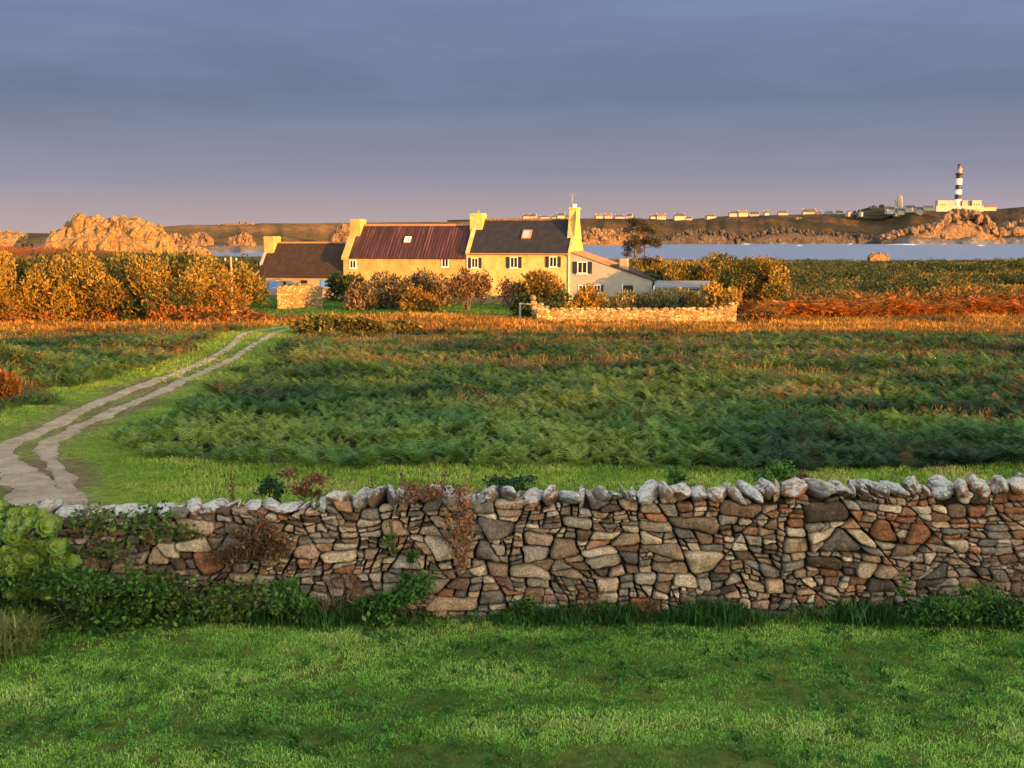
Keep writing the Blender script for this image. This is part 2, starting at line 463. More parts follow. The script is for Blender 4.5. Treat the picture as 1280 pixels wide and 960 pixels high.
def tuft_proto(rng, blades, h, w, lean=.5, spread=.05):
    n = blades; a = rng.random(n)*2*pi; b = np.stack([np.cos(a), np.sin(a), 0*a], 1)
    base = rng.normal(size=(n, 3))*spread; base[:, 2] = 0
    hh = h*rng.uniform(.5, 1.2, n)[:, None]; ln = rng.uniform(.1, lean, n)[:, None]
    side = np.stack([-np.sin(a), np.cos(a), 0*a], 1)
    mid = base+b*hh*ln*.35+np.array([0, 0, 1])*hh*.55
    tip = base+b*hh*ln+np.array([0, 0, 1])*hh*(1-.3*ln)
    V = np.stack([base, mid+side*w, tip, mid-side*w], 1).reshape(-1, 3)
    return V, np.arange(n*4).reshape(n, 4)
def bushlet_proto(rng, n, r, h, leaf, asp=.4):
    B = [(rng.normal()*r*.35, rng.normal()*r*.35, h*rng.uniform(.3, .6), r*.6, r*.6, h*.45) for i in range(4)]
    V, Q, C, idx = leaves(rng, B, n, leaf, asp, .5, .3)
    return V, Q
def scatter(name, protos, P, col, mat, scale, seed, label=None, cat=None, tilt=.15, jit=.45):
    """P (m,2) plan positions; col (m,3); merges rotated copies of the prototypes into one mesh"""
    rng = np.random.default_rng(seed); m = len(P)
    which = rng.integers(0, len(protos), m); Vs = []; Qs = []; Cs = []; n = 0
    z = Zm(P[:, 0], P[:, 1])
    scale = np.broadcast_to(scale, (m,))
    for k, (pv, pq) in enumerate(protos):
        s = np.where(which == k)[0]
        if not len(s): continue
        a = rng.random(len(s))*2*pi; c, sn = np.cos(a), np.sin(a)
        S = scale[s]*rng.uniform(.75, 1.25, len(s))
        x = pv[None, :, 0]*c[:, None]-pv[None, :, 1]*sn[:, None]
        y = pv[None, :, 0]*sn[:, None]+pv[None, :, 1]*c[:, None]
        zz = pv[None, :, 2]+x*(rng.normal(size=len(s))*tilt)[:, None]+y*(rng.normal(size=len(s))*tilt)[:, None]
        V = np.stack([x*S[:, None]+P[s, 0, None], y*S[:, None]+P[s, 1, None], zz*S[:, None]+z[s, None]-.02], -1)
        Q = pq[None]+(np.arange(len(s))*len(pv))[:, None, None]+n
        nl = len(pv)//4
        cc = col[s][:, None]*rng.uniform(1-jit, 1+jit, (len(s), nl))[..., None]
        Vs.append(V.reshape(-1, 3)); Qs.append(Q.reshape(-1, 4)); Cs.append(np.repeat(cc.reshape(-1, 3), 4, 0)); n += V.shape[0]*V.shape[1]
    o = mesh(name, np.concatenate(Vs), np.concatenate(Qs), mat, None, np.concatenate(Cs))
    tag(o, label, cat, None, 'stuff'); return o
def frustum_pts(rng, y0, y1, dens, margin=1.18, xr=None):
    """random plan points inside the view wedge (with a margin), density per m2"""
    hw = 640/F*margin
    if xr is None: area = hw*(y1*y1-y0*y0)
    else: area = (xr[1]-xr[0])*(y1-y0)
    m = int(area*dens)
    if xr is None:
        y = np.sqrt(rng.random(m)*(y1*y1-y0*y0)+y0*y0); x = (rng.random(m)*2-1)*(hw*y+1.0)
    else:
        y = rng.uniform(y0, y1, m); x = rng.uniform(xr[0], xr[1], m)
    return np.stack([x, y], 1)
def pal_mix(pal, t):
    pal = np.asarray(pal); t = np.clip(t, 0, .9999)*(len(pal)-1); i = t.astype(int); f = (t-i)[:, None]
    return pal[i]*(1-f)+pal[i+1]*f
# keep plants out of buildings and walls (filled later)
EXCL = []
def keep(P, y=None):
    k = np.ones(len(P), bool)
    for (x0, x1, y0, y1) in EXCL: k &= ~((P[:, 0] > x0) & (P[:, 0] < x1) & (P[:, 1] > y0) & (P[:, 1] < y1))
    return k
# ------------------------------------------------------------------ dry stone wall in the foreground
def ztop(x): return 26.90+np.interp(x, [-9, -4.7, 0, 5.6, 9], [-.22, -.13, .03, .14, .2])+(vn(x/.7, x*0, 21)-.5)*.07
WY = 12.0
rng = np.random.default_rng(11)
AN = 1.9
XW0, XW1 = -8.6, 8.6
def stone_cells():
    """split the wall face again and again into ever smaller slanted blocks"""
    rg = np.random.default_rng(77); out = []
    def clip(P, nrm, off):
        h = P@nrm-off; Qn = []
        for a in range(len(P)):
            b = (a+1) % len(P)
            if h[a] <= 0: Qn.append(P[a])
            if h[a]*h[b] < 0: Qn.append(P[a]+(P[b]-P[a])*h[a]/(h[a]-h[b]))
        return np.array(Qn)
    def fac_(): return math.exp(np.clip(rg.normal()*.9, -1.6, 1.5))
    def area(P): return .5*abs(np.dot(P[:, 0], np.roll(P[:, 1], -1))-np.dot(P[:, 1], np.roll(P[:, 0], -1)))
    def split(P, tgt, depth=0):
        A = area(P); e = np.ptp(P, axis=0)
        if (A < tgt*fac_() and e[0] < 2.0*e[1] and e[1] < 1.5*e[0]) or A < .0016 or depth > 16:
            out.append(P); return
        th = rg.normal()*.24
        if depth > 1 and e[0] > e[1]*rg.uniform(.75, 1.25): nrm = np.array([cos(th), sin(th)])
        else:
            if depth < 2: th *= .12
            nrm = np.array([-sin(th*.7), cos(th*.7)])
        h = P@nrm; o = h.min()+(h.max()-h.min())*rg.uniform(.28, .72)
        for sgn in (1, -1):
            q = clip(P, nrm*sgn, o*sgn)
            if len(q) > 2: split(q, tgt*math.exp(rg.normal()*.25) if depth == 6 else tgt, depth+1)
    x = XW0/AN
    split(np.array([(XW0/AN, 25.35), (XW1/AN, 25.35), (XW1/AN, 27.3), (XW0/AN, 27.3)]), .0112)
    res = []
    for P in out:
        # subdivide the edges and warp, so no cut runs straight
        P = np.concatenate([P+(np.roll(P, -1, 0)-P)*t for t in (0, .5)]).reshape(2, -1, 2).transpose(1, 0, 2).reshape(-1, 2)
        X = P[:, 0]*AN; Z = P[:, 1]
        dx = (fbm(X*1.6, Z*1.6, 51, 3)-.5)*.24+(fbm(X*6, Z*6, 53, 2)-.5)*.05; dz = (fbm(X*1.3, Z*1.8, 52, 3)-.5)*.17+(fbm(X*6, Z*6, 54, 2)-.5)*.045
        P = P+np.stack([dx/AN, dz], 1); c = P.mean(0); res.append((c[0], c[1], 0, P-c))
    return res
def stone_color(x, z, rng, n=None):
    pal = np.array([(.19, .125, .085), (.34, .25, .165), (.21, .19, .16), (.36, .25, .18), (.50, .41, .30), (.11, .08, .06), (.26, .19, .13), (.31, .27, .22), (.42, .33, .23), (.16, .145, .13)])
    rust = np.array([(.28, .13, .07), (.22, .11, .065), (.36, .20, .12)])
    c = pal[rng.integers(len(pal))]*rng.uniform(.8, 1.2)
    pr = .06+.38*np.clip((x-1.5)/3, 0, 1)*np.clip((z-26.2)/.5, 0, 1)
    if rng.random() < pr: c = rust[rng.integers(3)]*rng.uniform(.8, 1.25)
    if rng.random() < .05: c = np.array([.52, .45, .35])
    return c
cells = stone_cells()
mb = MB()
NR = 22
rings = [(1.0, .16), (1.0, .035), (.985, .016), (.94, .003), (.80, -.006), (.52, -.010), (.22, -.010)]
for (u, v, r, P) in cells:
    P = P*np.array([AN, 1])
    c = P.mean(0); P = P-c
    wx = u*AN+c[0]; wz = v+c[1]
    zt = float(ztop(np.array(wx)))
    if wz > zt-.02 or wz < 25.45: continue
    qc = rng.uniform(.15, .32)
    for k in range(2):
        q = qc if k == 0 else .25
        P = np.stack([P*(1-q)+np.roll(P, -1, 0)*q, P*q+np.roll(P, -1, 0)*(1-q)], 1).reshape(-1, 2)
    L = np.hypot(*(np.roll(P, -1, 0)-P).T); cum = np.concatenate([[0], np.cumsum(L)])
    PP = np.vstack([P, P[:1]]); s = np.linspace(0, cum[-1], NR, endpoint=False)
    B = np.stack([np.interp(s, cum, PP[:, 0]), np.interp(s, cum, PP[:, 1])], 1)
    rad = np.hypot(B[:, 0], B[:, 1]); rin = rad.min()
    gap = rng.uniform(.003, .017)
    B = B*np.maximum(1-gap/np.maximum(rad, .012), .5)[:, None]
    B *= 1+(fbm(B[:, 0]*14+wx*7, B[:, 1]*14+wz*7, 4, 3)[:, None]-.5)*.30
    size = math.sqrt(B[:, 0].ptp()*B[:, 1].ptp()) if hasattr(B, 'ptp') else math.sqrt(np.ptp(B[:, 0])*np.ptp(B[:, 1]))
    prot = rng.uniform(-.01, .045)+min(size, .3)*.05
    tx, tz = rng.normal()*.22, rng.normal()*.20
    V = []
    bul = .4+size*4
    for (t, dpt) in rings:
        q = B*t
        dep = dpt*(bul if dpt < 0.03 else 1)
        rough = (fbm(q[:, 0]*11+wx*31, q[:, 1]*11+wz*31, 6, 4)-.5)*(.055 if t < .99 else .010)
        y = WY+.04-prot+dep+(tx*q[:, 0]+tz*q[:, 1] if dpt < .1 else 0)+rough+(fbm(q[:, 0]*4+wx*3, q[:, 1]*5+wz*3, 9, 2)-.5)*.05*(t < .99)
        V.append(np.stack([q[:, 0]+wx, y+q[:, 1]*0, q[:, 1]+wz], 1))
    V.append(np.array([[wx, V[-1][:, 1].mean(), wz]]))
    V = np.concatenate(V); k = len(rings)
    V[:, 1] += (V[:, 2]-26)*.07
    i = np.arange(k-1)[:, None]*NR; j = np.arange(NR)[None]; j2 = (j+1) % NR
    Q = np.stack([i+j, i+j2, i+NR+j2, i+NR+j], -1).reshape(-1, 4)
    T = [((k-1)*NR+a, (k-1)*NR+(a+1) % NR, k*NR) for a in range(NR)]
    col = stone_color(wx, wz, rng)
    mb.add(V, Q, T, col)
# the stones of the far face: simple rounded blocks in courses
rg = np.random.default_rng(4)
for zr in np.arange(25.4, 26.95, .17):
    x = XW0
    while x < XW1:
        w = rg.uniform(.14, .4)
        if zr < float(ztop(np.array(x)))-.12:
            V, T = rock(rg, (w*.58, .14, .10), 2, 9, .05, .1)
            V = rock(rg, (w*.58, .14, .10), 2, 9, .05, 0)[0]
            V = V-V.mean(0)
            # keep the long side along the wall
            a = np.argmax(np.ptp(V[:, :2], axis=0))
            if a == 1: V = V[:, [1, 0, 2]]
            V[:, 0] *= w*.5/max(.01, np.abs(V[:, 0]).max()); V[:, 1] *= .12/max(.01, np.abs(V[:, 1]).max()); V[:, 2] *= .088/max(.01, np.abs(V[:, 2]).max())
            mb.add(V+np.array([x+w/2, WY+.62, zr+.085]), None, T, stone_color(x, zr, rg))
        x += w+.01
m, nt, out = newmat('wall_stone'); v = coords(nt)
n1 = noise(nt, v, 9, 8, .72); n2 = noise(nt, v, 45, 6, .75); n3 = noise(nt, v, 3, 4, .6)
c = mix(nt, attr(nt), ramp(nt, n1, [(.28, (.50, .48, .46)), (.5, (1, .97, .93)), (.74, (1.55, 1.5, 1.4))]), .95, 'MULTIPLY')
c = mix(nt, c, ramp(nt, n2, [(.36, (.30, .28, .26)), (.50, (.95, .93, .91)), (.62, (1.7, 1.65, 1.55))]), .75, 'MULTIPLY')
# rusty and pale lichen patches
c = mix(nt, c, (.25, .12, .06), ramp(nt, noise(nt, v, 6, 5, .7, .5), [(.58, (0, 0, 0)), (.72, (.45, .45, .45))]))
c = mix(nt, c, (.50, .47, .40), ramp(nt, noise(nt, v, 13, 6, .75), [(.61, (0, 0, 0)), (.70, (.65, .65, .65))]))
bsdf(nt, out, c, .92, math_(nt, 'ADD', n1, math_(nt, 'MULTIPLY', n2, .6)), 1.0, .035, .15)
MSTONE = m
wall = empty('dry_stone_wall', (0, 0, 0), 0, 'long rough dry stone wall crossing the foreground between the lawn and the meadow', 'stone wall')
wall.location = (0, WY+.3, 25.5)
def under(o, root):
    o.parent = root; o.matrix_parent_inverse = root.matrix_basis.inverted(); return o
bpy.context.view_layer.update()
under(mb.build('stonework', MSTONE, smooth=True), wall)
core = MB()
xs = np.arange(XW0, XW1+.01, .2)
V = []
for x in xs:
    t = float(ztop(np.array(x)))-.06
    V += [(x, WY+.10, 25.2), (x, WY+.17, t), (x, WY+.5, t), (x, WY+.6, 25.2)]
n = len(xs); Q = []
for i in range(n-1):
    for k in range(3): Q.append((i*4+k, i*4+k+1, (i+1)*4+k+1, (i+1)*4+k))
Q += [(0, 1, 2, 3), (4*n-4, 4*n-1, 4*n-2, 4*n-3)]
core.add(V, Q)
under(core.build('core', simple('wall_earth', (.028, .020, .014), .95, .5, 9, .05, .8, .03)), wall)
# coping stones: white-lichened boulders set on edge
m, nt, out = newmat('coping_stone'); v = coords(nt)
n1 = noise(nt, v, 7, 8, .72); n2 = noise(nt, v, 40, 6, .75)
c = mix(nt, attr(nt), ramp(nt, n1, [(.3, (.55, .52, .5)), (.5, (1, .97, .93)), (.74, (1.4, 1.35, 1.3))]), .95, 'MULTIPLY')
g_ = N(nt, 'ShaderNodeNewGeometry'); sx = N(nt, 'ShaderNodeSeparateXYZ'); nt.links.new(g_.outputs['Normal'], sx.inputs[0])
li = math_(nt, 'ADD', noise(nt, v, 11, 9, .82, .9), math_(nt, 'MULTIPLY', sx.outputs[2], .16))
c = mix(nt, c, (.56, .55, .50), ramp(nt, li, [(.59, (0, 0, 0)), (.63, (.75, .75, .75)), (.70, (.97, .97, .97))]))
c = mix(nt, c, (.30, .30, .16), ramp(nt, noise(nt, v, 11, 6, .7), [(.56, (0, 0, 0)), (.63, (.75, .75, .75))]))
c = mix(nt, c, ramp(nt, n2, [(.34, (.4, .4, .4)), (.52, (1.0, 1.0, 1.0))]), .85, 'MULTIPLY')
bsdf(nt, out, c, .92, math_(nt, 'ADD', n1, math_(nt, 'MULTIPLY', n2, .6)), 1.0, .03, .15)
MCOP = m
rg = np.random.default_rng(23); x = XW0+.1; i = 0
while x < XW1-.1:
    w = rg.uniform(.14, .31) if rg.random() < .75 else rg.uniform(.08, .13); h = rg.uniform(.13, .225) if w > .13 else rg.uniform(.10, .16)
    if -5.2 < x < -2.3: h *= .62; w *= 1.15
    V, T = rock(rg, (w*.62, .30, h*.72), 4, 9, .16, .12, 42)
    V = V-V.mean(0)
    if rg.random() < .5:
        a = rg.uniform(-.6, .6); ca, sa = cos(a), sin(a); V = V@np.array([[ca, 0, -sa], [0, 1, 0], [sa, 0, ca]])
    # orient so the long side runs across the wall
    if np.ptp(V[:, 0]) > np.ptp(V[:, 1]): V = V[:, [1, 0, 2]]
    V[:, 2] *= h*.56/np.abs(V[:, 2]).max(); V[:, 0] *= w*.56/np.abs(V[:, 0]).max(); V[:, 1] *= .29/np.abs(V[:, 1]).max()
    zc = float(ztop(np.array(x+w/2)))-.05+h*.38
    V[:, 1] += WY+.31+rg.uniform(-.05, .03)
    V += np.array([x+w/2, 0, zc])
    col = np.array([(.17, .14, .12), (.24, .2, .16), (.15, .10, .07), (.28, .17, .11), (.30, .28, .25)])[rg.integers(5)]
    if x > 2.4 and rg.random() < .45: col = np.array([.30, .15, .08])
    mc = MB(); mc.add(V, None, T, col)
    under(mc.build('capstone', MCOP, smooth=True), wall)
    # small packing stones below
    x += w*rg.uniform(.78, .92); i += 1

# ------------------------------------------------------------------ lawn and meadow grass
rg = np.random.default_rng(31)
tufts = [tuft_proto(rg, 12, .062, .005, .9, .05) for _ in range(6)]
weeds = [bushlet_proto(rg, 26, .06, .07, .024, .45) for _ in range(5)]
GPAL = [(.04, .15, .016), (.10, .28, .032), (.19, .40, .055), (.27, .46, .07), (.34, .44, .11)]
P = frustum_pts(rg, 6.2, 12.02, 900, xr=(-7.5, 7.5))
t = fbm(P[:, 0]/.9, P[:, 1]/.6, 81, 4); t2 = fbm(P[:, 0]/.22, P[:, 1]/.2, 84, 3)
k = rg.random(len(P)) < np.clip((t2-.24)*3.2, .25, 1)
P = P[k]; t = t[k]
scatter('lawn_grass', tufts, P, pal_mix(GPAL, (t-.27)*2.0+rg.normal(size=len(P))*.16), GRS, .42+t*.6, 5,
        'short rough green lawn grass in front of the stone wall', 'grass', jit=.4)
P = frustum_pts(rg, 6.2, 12.0, 30, xr=(-7.5, 7.5)); t = fbm(P[:, 0]/.8, P[:, 1]/.5, 91, 3)
P = P[t > .44]
scatter('lawn_weeds', weeds, P, pal_mix([(.02, .08, .014), (.045, .14, .024), (.08, .22, .035)], rg.random(len(P))), FOL, rg.uniform(.5, 1.15, len(P)), 6,
        'dark leafy weeds scattered through the lawn', 'weeds')
# longer grass along the foot of the wall
lt = [tuft_proto(rg, 16, .24, .006, .9, .06) for _ in range(5)]
m_ = 3600
P = np.stack([rg.uniform(-8, 8, m_), 12.0-np.abs(rg.normal(size=m_))*.16], 1)
k = rg.random(m_) < np.clip(.45+(vn(P[:, 0]*1.3, P[:, 0]*0, 77)-.5)*1.2+np.clip((P[:, 0]-3.8), 0, 1)*.4, .08, 1)
P = P[k]
hsc = .45+.75*vn(P[:, 0]*1.7, P[:, 0]*0, 78)+np.exp(-((P[:, 0]-5.2)/.7)**2)*.5
scatter('long_grass', lt, P, pal_mix([(.012, .05, .01), (.03, .10, .015), (.06, .15, .025)], rg.random(len(P))), GRS, hsc, 7,
        'longer dark green grass along the foot of the stone wall', 'grass')
# bright strip just behind the wall and along the track
bt = [tuft_proto(rg, 12, .16, .009, .8, .10) for _ in range(5)]
P = frustum_pts(rg, 12.9, 34, 130, 1.2)
d = dtrack(P[:, 0], P[:, 1]); ze = zone_edge(P[:, 0])
k = ((P[:, 1] < ze+.5) | (d < 1.5+(vn(P[:, 0]/2, P[:, 1]/2, 3)-.5)*2.0)) & ((d > .26) | (rg.random(len(P)) < .12)) & ((P[:, 1] > 15.5) | (rg.random(len(P)) < .6))
k &= ~((d < .62) & (P[:, 1] < 21) & (rg.random(len(P)) < .8))
P = P[k]; t = fbm(P[:, 0]/1.2, P[:, 1]/.8, 82, 4)
scatter('meadow_grass', bt, P, pal_mix([(.12, .23, .022), (.22, .36, .035), (.33, .44, .06), (.42, .38, .11)], (t-.25)*2), GRS, .28+.30*sst(.6, 1.8, dtrack(P[:, 0], P[:, 1])), 8,
        'bright green grass strip behind the stone wall and along the track', 'grass')
mt = [tuft_proto(rg, 10, .22, .022, .8, .22) for _ in range(4)]
P = frustum_pts(rg, 34, 104, 14, 1.1)
P = P[np.abs(P[:, 0]+22-(-(P[:, 1]-60)*-.0)) < 40] if False else P[P[:, 0] < 4]
d = dtrack(P[:, 0], P[:, 1])
k = (d < 1.7+(vn(P[:, 0]/3, P[:, 1]/3, 3)-.5)*1.6) & (d > .36); P = P[k]
t = fbm(P[:, 0]/3, P[:, 1]/3, 82, 3)
scatter('verge_grass', mt, P, pal_mix([(.09, .17, .018), (.17, .27, .03), (.26, .32, .05)], (t-.2)*1.6), GRS, .55, 9, 'green grass verge along the far track', 'grass')
# lawn in front of the farmhouse
P = frustum_pts(rg, 91.5, 124, 9, xr=(-30.5, 8))
scatter('house_grass', mt, P, pal_mix([(.04, .11, .012), (.07, .16, .02), (.12, .2, .03)], rg.random(len(P))), GRS, .8, 10, 'green grass in front of the farmhouse', 'grass')
EXCL.append((-30, 1.5, 92.5, 128)); EXCL.append((-45, 22, 118, 142)); EXCL.append((2.4, 22, 98.5, 104.5))

# ------------------------------------------------------------------ bracken, heather and dry grass over the heath
ferns = [fern_proto(rg, 6, 9, .42) for _ in range(5)]
ferns2 = [fern_proto(rg, 6, 6, .62) for _ in range(4)]
ferns3 = [fern_proto(rg, 6, 4, .95) for _ in range(4)]
FPAL = [(.009, .030, .007), (.026, .072, .014), (.055, .135, .024), (.10, .19, .03), (.18, .25, .035)]
FPAL2 = [(.010, .03, .006), (.028, .075, .012), (.06, .125, .018), (.12, .165, .025), (.20, .15, .04)]
def fern_mask(P, near=False):
    d = dtrack(P[:, 0], np.where(P[:, 1] < 110, P[:, 1], 999)); p = patch(P[:, 0], P[:, 1])
    ok = (P[:, 1] > zone_edge(P[:, 0])+.15) & (d > 1.5+(vn(P[:, 0]/2, P[:, 1]/2, 3)-.5)*1.6) & keep(P)
    return ok, p
P = frustum_pts(rg, 19, 37, 12.5, 1.16); ok, p = fern_mask(P)
ok &= (p < .66) | (P[:, 1] < 25)
P = P[ok]; p = p[ok]; p2 = patch2(P[:, 0], P[:, 1])
w = sst(24, 32, P[:, 1])[:, None]
c = pal_mix(FPAL, (p2-.25)*2+rg.normal(size=len(P))*.1)*(1-w)+pal_mix(FPAL2, (p2-.25)*1.8)*w
br = rg.random(len(P)) < np.clip((patch2(P[:, 0]+50, P[:, 1])-.60)*3, 0.01, .4)*w[:, 0]
c[br] = np.array([.16, .07, .035])
scatter('bracken', ferns, P, c, FOL, .5+.75*fbm(P[:, 0]/1.6, P[:, 1]/1.6, 66, 3), 12, 'dense dark green bracken covering the near heath', 'bracken')
P = frustum_pts(rg, 37, 96, 5.2, 1.08); ok, p = fern_mask(P)
wz = sst(60, 72, P[:, 1])
P_, p_ = P, p
ok &= (p < .61) & (rg.random(len(P)) > wz*.85)
P = P[ok]; p = p[ok]; p2 = patch2(P[:, 0], P[:, 1])
c = pal_mix(FPAL2, (p2-.28)*1.9+rg.normal(size=len(P))*.1)
br = rg.random(len(P)) < np.clip((patch2(P[:, 0]+50, P[:, 1])-.57)*3, 0.02, .5)
c[br] = np.array([.13, .07, .035])*rg.uniform(.6, 1.3, br.sum())[:, None]
scatter('bracken', ferns2, P, c, FOL, .25+.85*fbm(P[:, 0]/3, P[:, 1]/3, 67, 3), 13, 'green and browning bracken over the middle of the heath', 'bracken')
# heather and low heath
hs = [bushlet_proto(rg, 46, .32, .34, .055, .35) for _ in range(5)]
P = frustum_pts(rg, 24, 60, 1.0, 1.15); ok, p = fern_mask(P)
ok &= (p > .50); P = P[ok]; p2 = patch2(P[:, 0], P[:, 1])
scatter('heather', hs, P, pal_mix([(.05, .05, .015), (.09, .065, .025), (.14, .085, .035), (.2, .14, .05)], (p2-.2)*1.6), DRYM, .95, 14, 'low brown heather on the near heath', 'heather')
P = frustum_pts(rg, 60, 104, 2.2, 1.1); ok, p = fern_mask(P)
ok &= (patch2(P[:, 0], P[:, 1]) > .45); P = P[ok]; p2 = patch2(P[:, 0]+9, P[:, 1])
scatter('heather', hs, P, pal_mix([(.06, .05, .02), (.11, .07, .03), (.17, .10, .05), (.2, .14, .06)], (p2-.2)*1.6), DRYM, .95, 15, 'brown heather band on the far side of the meadow', 'heather')
# dry grass
dg = [tuft_proto(rg, 14, .42, .014, .8, .2) for _ in range(5)]
P = frustum_pts(rg, 26, 68, 1.3, 1.12); ok, p = fern_mask(P)
ok &= (p > .53); P = P[ok]; t = patch2(P[:, 0], P[:, 1])
scatter('dry_grass', dg, P, pal_mix([(.10, .13, .025), (.18, .17, .05), (.28, .21, .09)], (t-.25)*2), DRYM, .75, 16, 'pale dry grass between the bracken patches', 'grass')
P = frustum_pts(rg, 66, 108, 8, 1.1); ok, p = fern_mask(P)
ok &= rg.random(len(P)) < np.clip((patch2(P[:, 0]-30, P[:, 1]*1.5)-.36)*5, .15, 1)
P = P[ok]; t = patch2(P[:, 0], P[:, 1])+rg.normal(size=len(P))*.1
scatter('dry_grass', [tuft_proto(rg, 12, .5, .03, .8, .35) for _ in range(5)], P, pal_mix([(.10, .07, .02), (.24, .11, .025), (.42, .19, .035), (.58, .30, .055)], (t-.25)*2), DRYM, .8, 17, 'orange dry grass band before the garden wall', 'grass')
# far field on the right: tall rusty bracken then dark scrub and grass to the brow
P = frustum_pts(rg, 99, 109, 7, 1.1); P = P[(P[:, 0] > 21) & keep(P)]
t = patch2(P[:, 0], P[:, 1])
scatter('red_bracken', ferns3, P, pal_mix([(.42, .13, .02), (.34, .09, .018), (.40, .17, .03), (.12, .09, .02)], t*1.3-.2+rg.normal(size=len(P))*.15), DRYM, .8+1.7*fbm(P[:, 0]/2.5, P[:, 1]/2.5, 68, 3), 18, 'tall rust red bracken in the sun right of the garden wall', 'bracken')
sc = [bushlet_proto(rg, 60, .8, 1.1, .13, .4) for _ in range(6)]
P = frustum_pts(rg, 106, 117, 1.7, 1.08); P = P[(P[:, 0] > 21.5) & keep(P)]
scatter('scrub', sc, P, pal_mix([(.03, .05, .012), (.09, .08, .018), (.22, .12, .022), (.36, .12, .018)], rg.random(len(P))), FOL, .6+1.5*fbm(P[:, 0]/3, P[:, 1]/3, 69, 3), 22, 'mottled scrub rising behind the red bracken', 'scrub')
P = frustum_pts(rg, 116, 275, .75, 1.05); P = P[(P[:, 0] > 19+0*P[:, 0]) & keep(P)]
p = fbm(P[:, 0]/14, P[:, 1]/10, 44, 3); k = p < .54; P = P[k]; p = p[k]
scatter('scrub', sc, P, pal_mix([(.012, .028, .008), (.03, .055, .012), (.08, .08, .018), (.16, .09, .02)], p*1.9-.3+rg.normal(size=len(P))*.22-.25*sst(150, 230, P[:, 1])), FOL, (.4+1.7*fbm(P[:, 0]/4, P[:, 1]/4, 69, 3)+.3*rg.random(len(P)))*(1-.55*sst(170, 245, P[:, 1])), 19, 'dark green scrub over the far field on the right', 'scrub')
P = frustum_pts(rg, 113, 275, 1.0, 1.05); P = P[(P[:, 0] > 19) & keep(P)]
p = fbm(P[:, 0]/14, P[:, 1]/10, 44, 3); P = P[p > .51]
scatter('dry_grass', [tuft_proto(rg, 12, .8, .06, .8, .6) for _ in range(5)], P, pal_mix([(.22, .12, .03), (.36, .21, .05), (.16, .18, .04)], fbm(P[:, 0]/5, P[:, 1]/7, 45, 3)*1.6-.3), DRYM, .7, 20, 'golden grass among the scrub of the far field', 'grass')
# rusty slope on the left
P = frustum_pts(rg, 128, 285, .7, 1.1); P = P[(P[:, 0] < -20) & keep(P)]
p = fbm(P[:, 0]/14, P[:, 1]/10, 46, 3)
wr = np.clip((-P[:, 0]-64)/14, 0, 1)
c = pal_mix([(.02, .035, .010), (.05, .06, .015), (.09, .07, .02)], p)*(1-wr[:, None])+pal_mix([(.16, .05, .02), (.24, .08, .03), (.10, .06, .025)], p*1.3)*wr[:, None]
scatter('scrub', sc, P, c, FOL, .55, 21, 'low rusty scrub on the slope at the left', 'scrub')
# ------------------------------------------------------------------ building materials
def plaster(name, c, stain=(.5, .42, .3), amt=.5):
    m, nt, out = newmat(name); v = coords(nt)
    n1 = noise(nt, v, .9, 8, .7); n2 = noise(nt, v, 12, 5, .7)
    cc = mix(nt, c, stain, ramp(nt, n1, [(.38, (0, 0, 0)), (.68, (amt, amt, amt))]))
    cc = mix(nt, cc, ramp(nt, n2, [(.3, (.85, .85, .85)), (.65, (1.08, 1.08, 1.08))]), .7, 'MULTIPLY')
    bsdf(nt, out, cc, .9, n2, .4, .02, .1); return m
def rubble(name, lo, mid, hi, scale=4.5):
    m, nt, out = newmat(name); v = coords(nt, 'Object', (1, 1, 1.6))
    vo = N(nt, 'ShaderNodeTexVoronoi'); vo.inputs['Scale'].default_value = scale; nt.links.new(v, vo.inputs['Vector'])
    ve = N(nt, 'ShaderNodeTexVoronoi', feature='DISTANCE_TO_EDGE'); ve.inputs['Scale'].default_value = scale; nt.links.new(v, ve.inputs['Vector'])
    sp = N(nt, 'ShaderNodeSeparateColor'); nt.links.new(vo.outputs['Color'], sp.inputs[0])
    c = ramp(nt, sp.outputs[0], [(.1, lo), (.5, mid), (.9, hi)])
    c = mix(nt, c, (.06, .045, .03), ramp(nt, ve.outputs['Distance'], [(.02, (.85, .85, .85)), (.07, (0, 0, 0))]))
    n = noise(nt, v, 9, 5, .7)
    c = mix(nt, c, ramp(nt, n, [(.3, (.75, .75, .75)), (.65, (1.15, 1.15, 1.15))]), .8, 'MULTIPLY')
    bsdf(nt, out, c, .92, math_(nt, 'MINIMUM', ve.outputs['Distance'], .12), 1.0, .25, .1); return m
M_YEL = plaster('cream_render', (.58, .45, .18), (.40, .26, .08), .95)
M_YEL2 = plaster('ochre_render', (.50, .35, .13), (.30, .18, .06), .9)
M_GREYR = plaster('grey_render', (.36, .33, .285), (.26, .22, .17), .6)
M_STW = plaster('weathered_stone_wall', (.34, .29, .22), (.22, .18, .13), .8)
M_WHITE = simple('white_paint', (.75, .74, .70), .6, .05)
M_DARK = simple('dark_green_paint', (.018, .022, .022), .5, .2)
M_BLUE = simple('blue_paint', (.10, .26, .62), .5, .12)
M_ORB = plaster('terracotta_flashing', (.45, .22, .10), (.3, .13, .06), .7)
m, nt, out = newmat('window_glass'); bsdf(nt, out, (.02, .022, .026), .08, spec=.6); M_GLASS = m
m, nt, out = newmat('pale_skylight_glass'); bsdf(nt, out, (.35, .37, .40), .1, spec=.6); M_SKYL = m
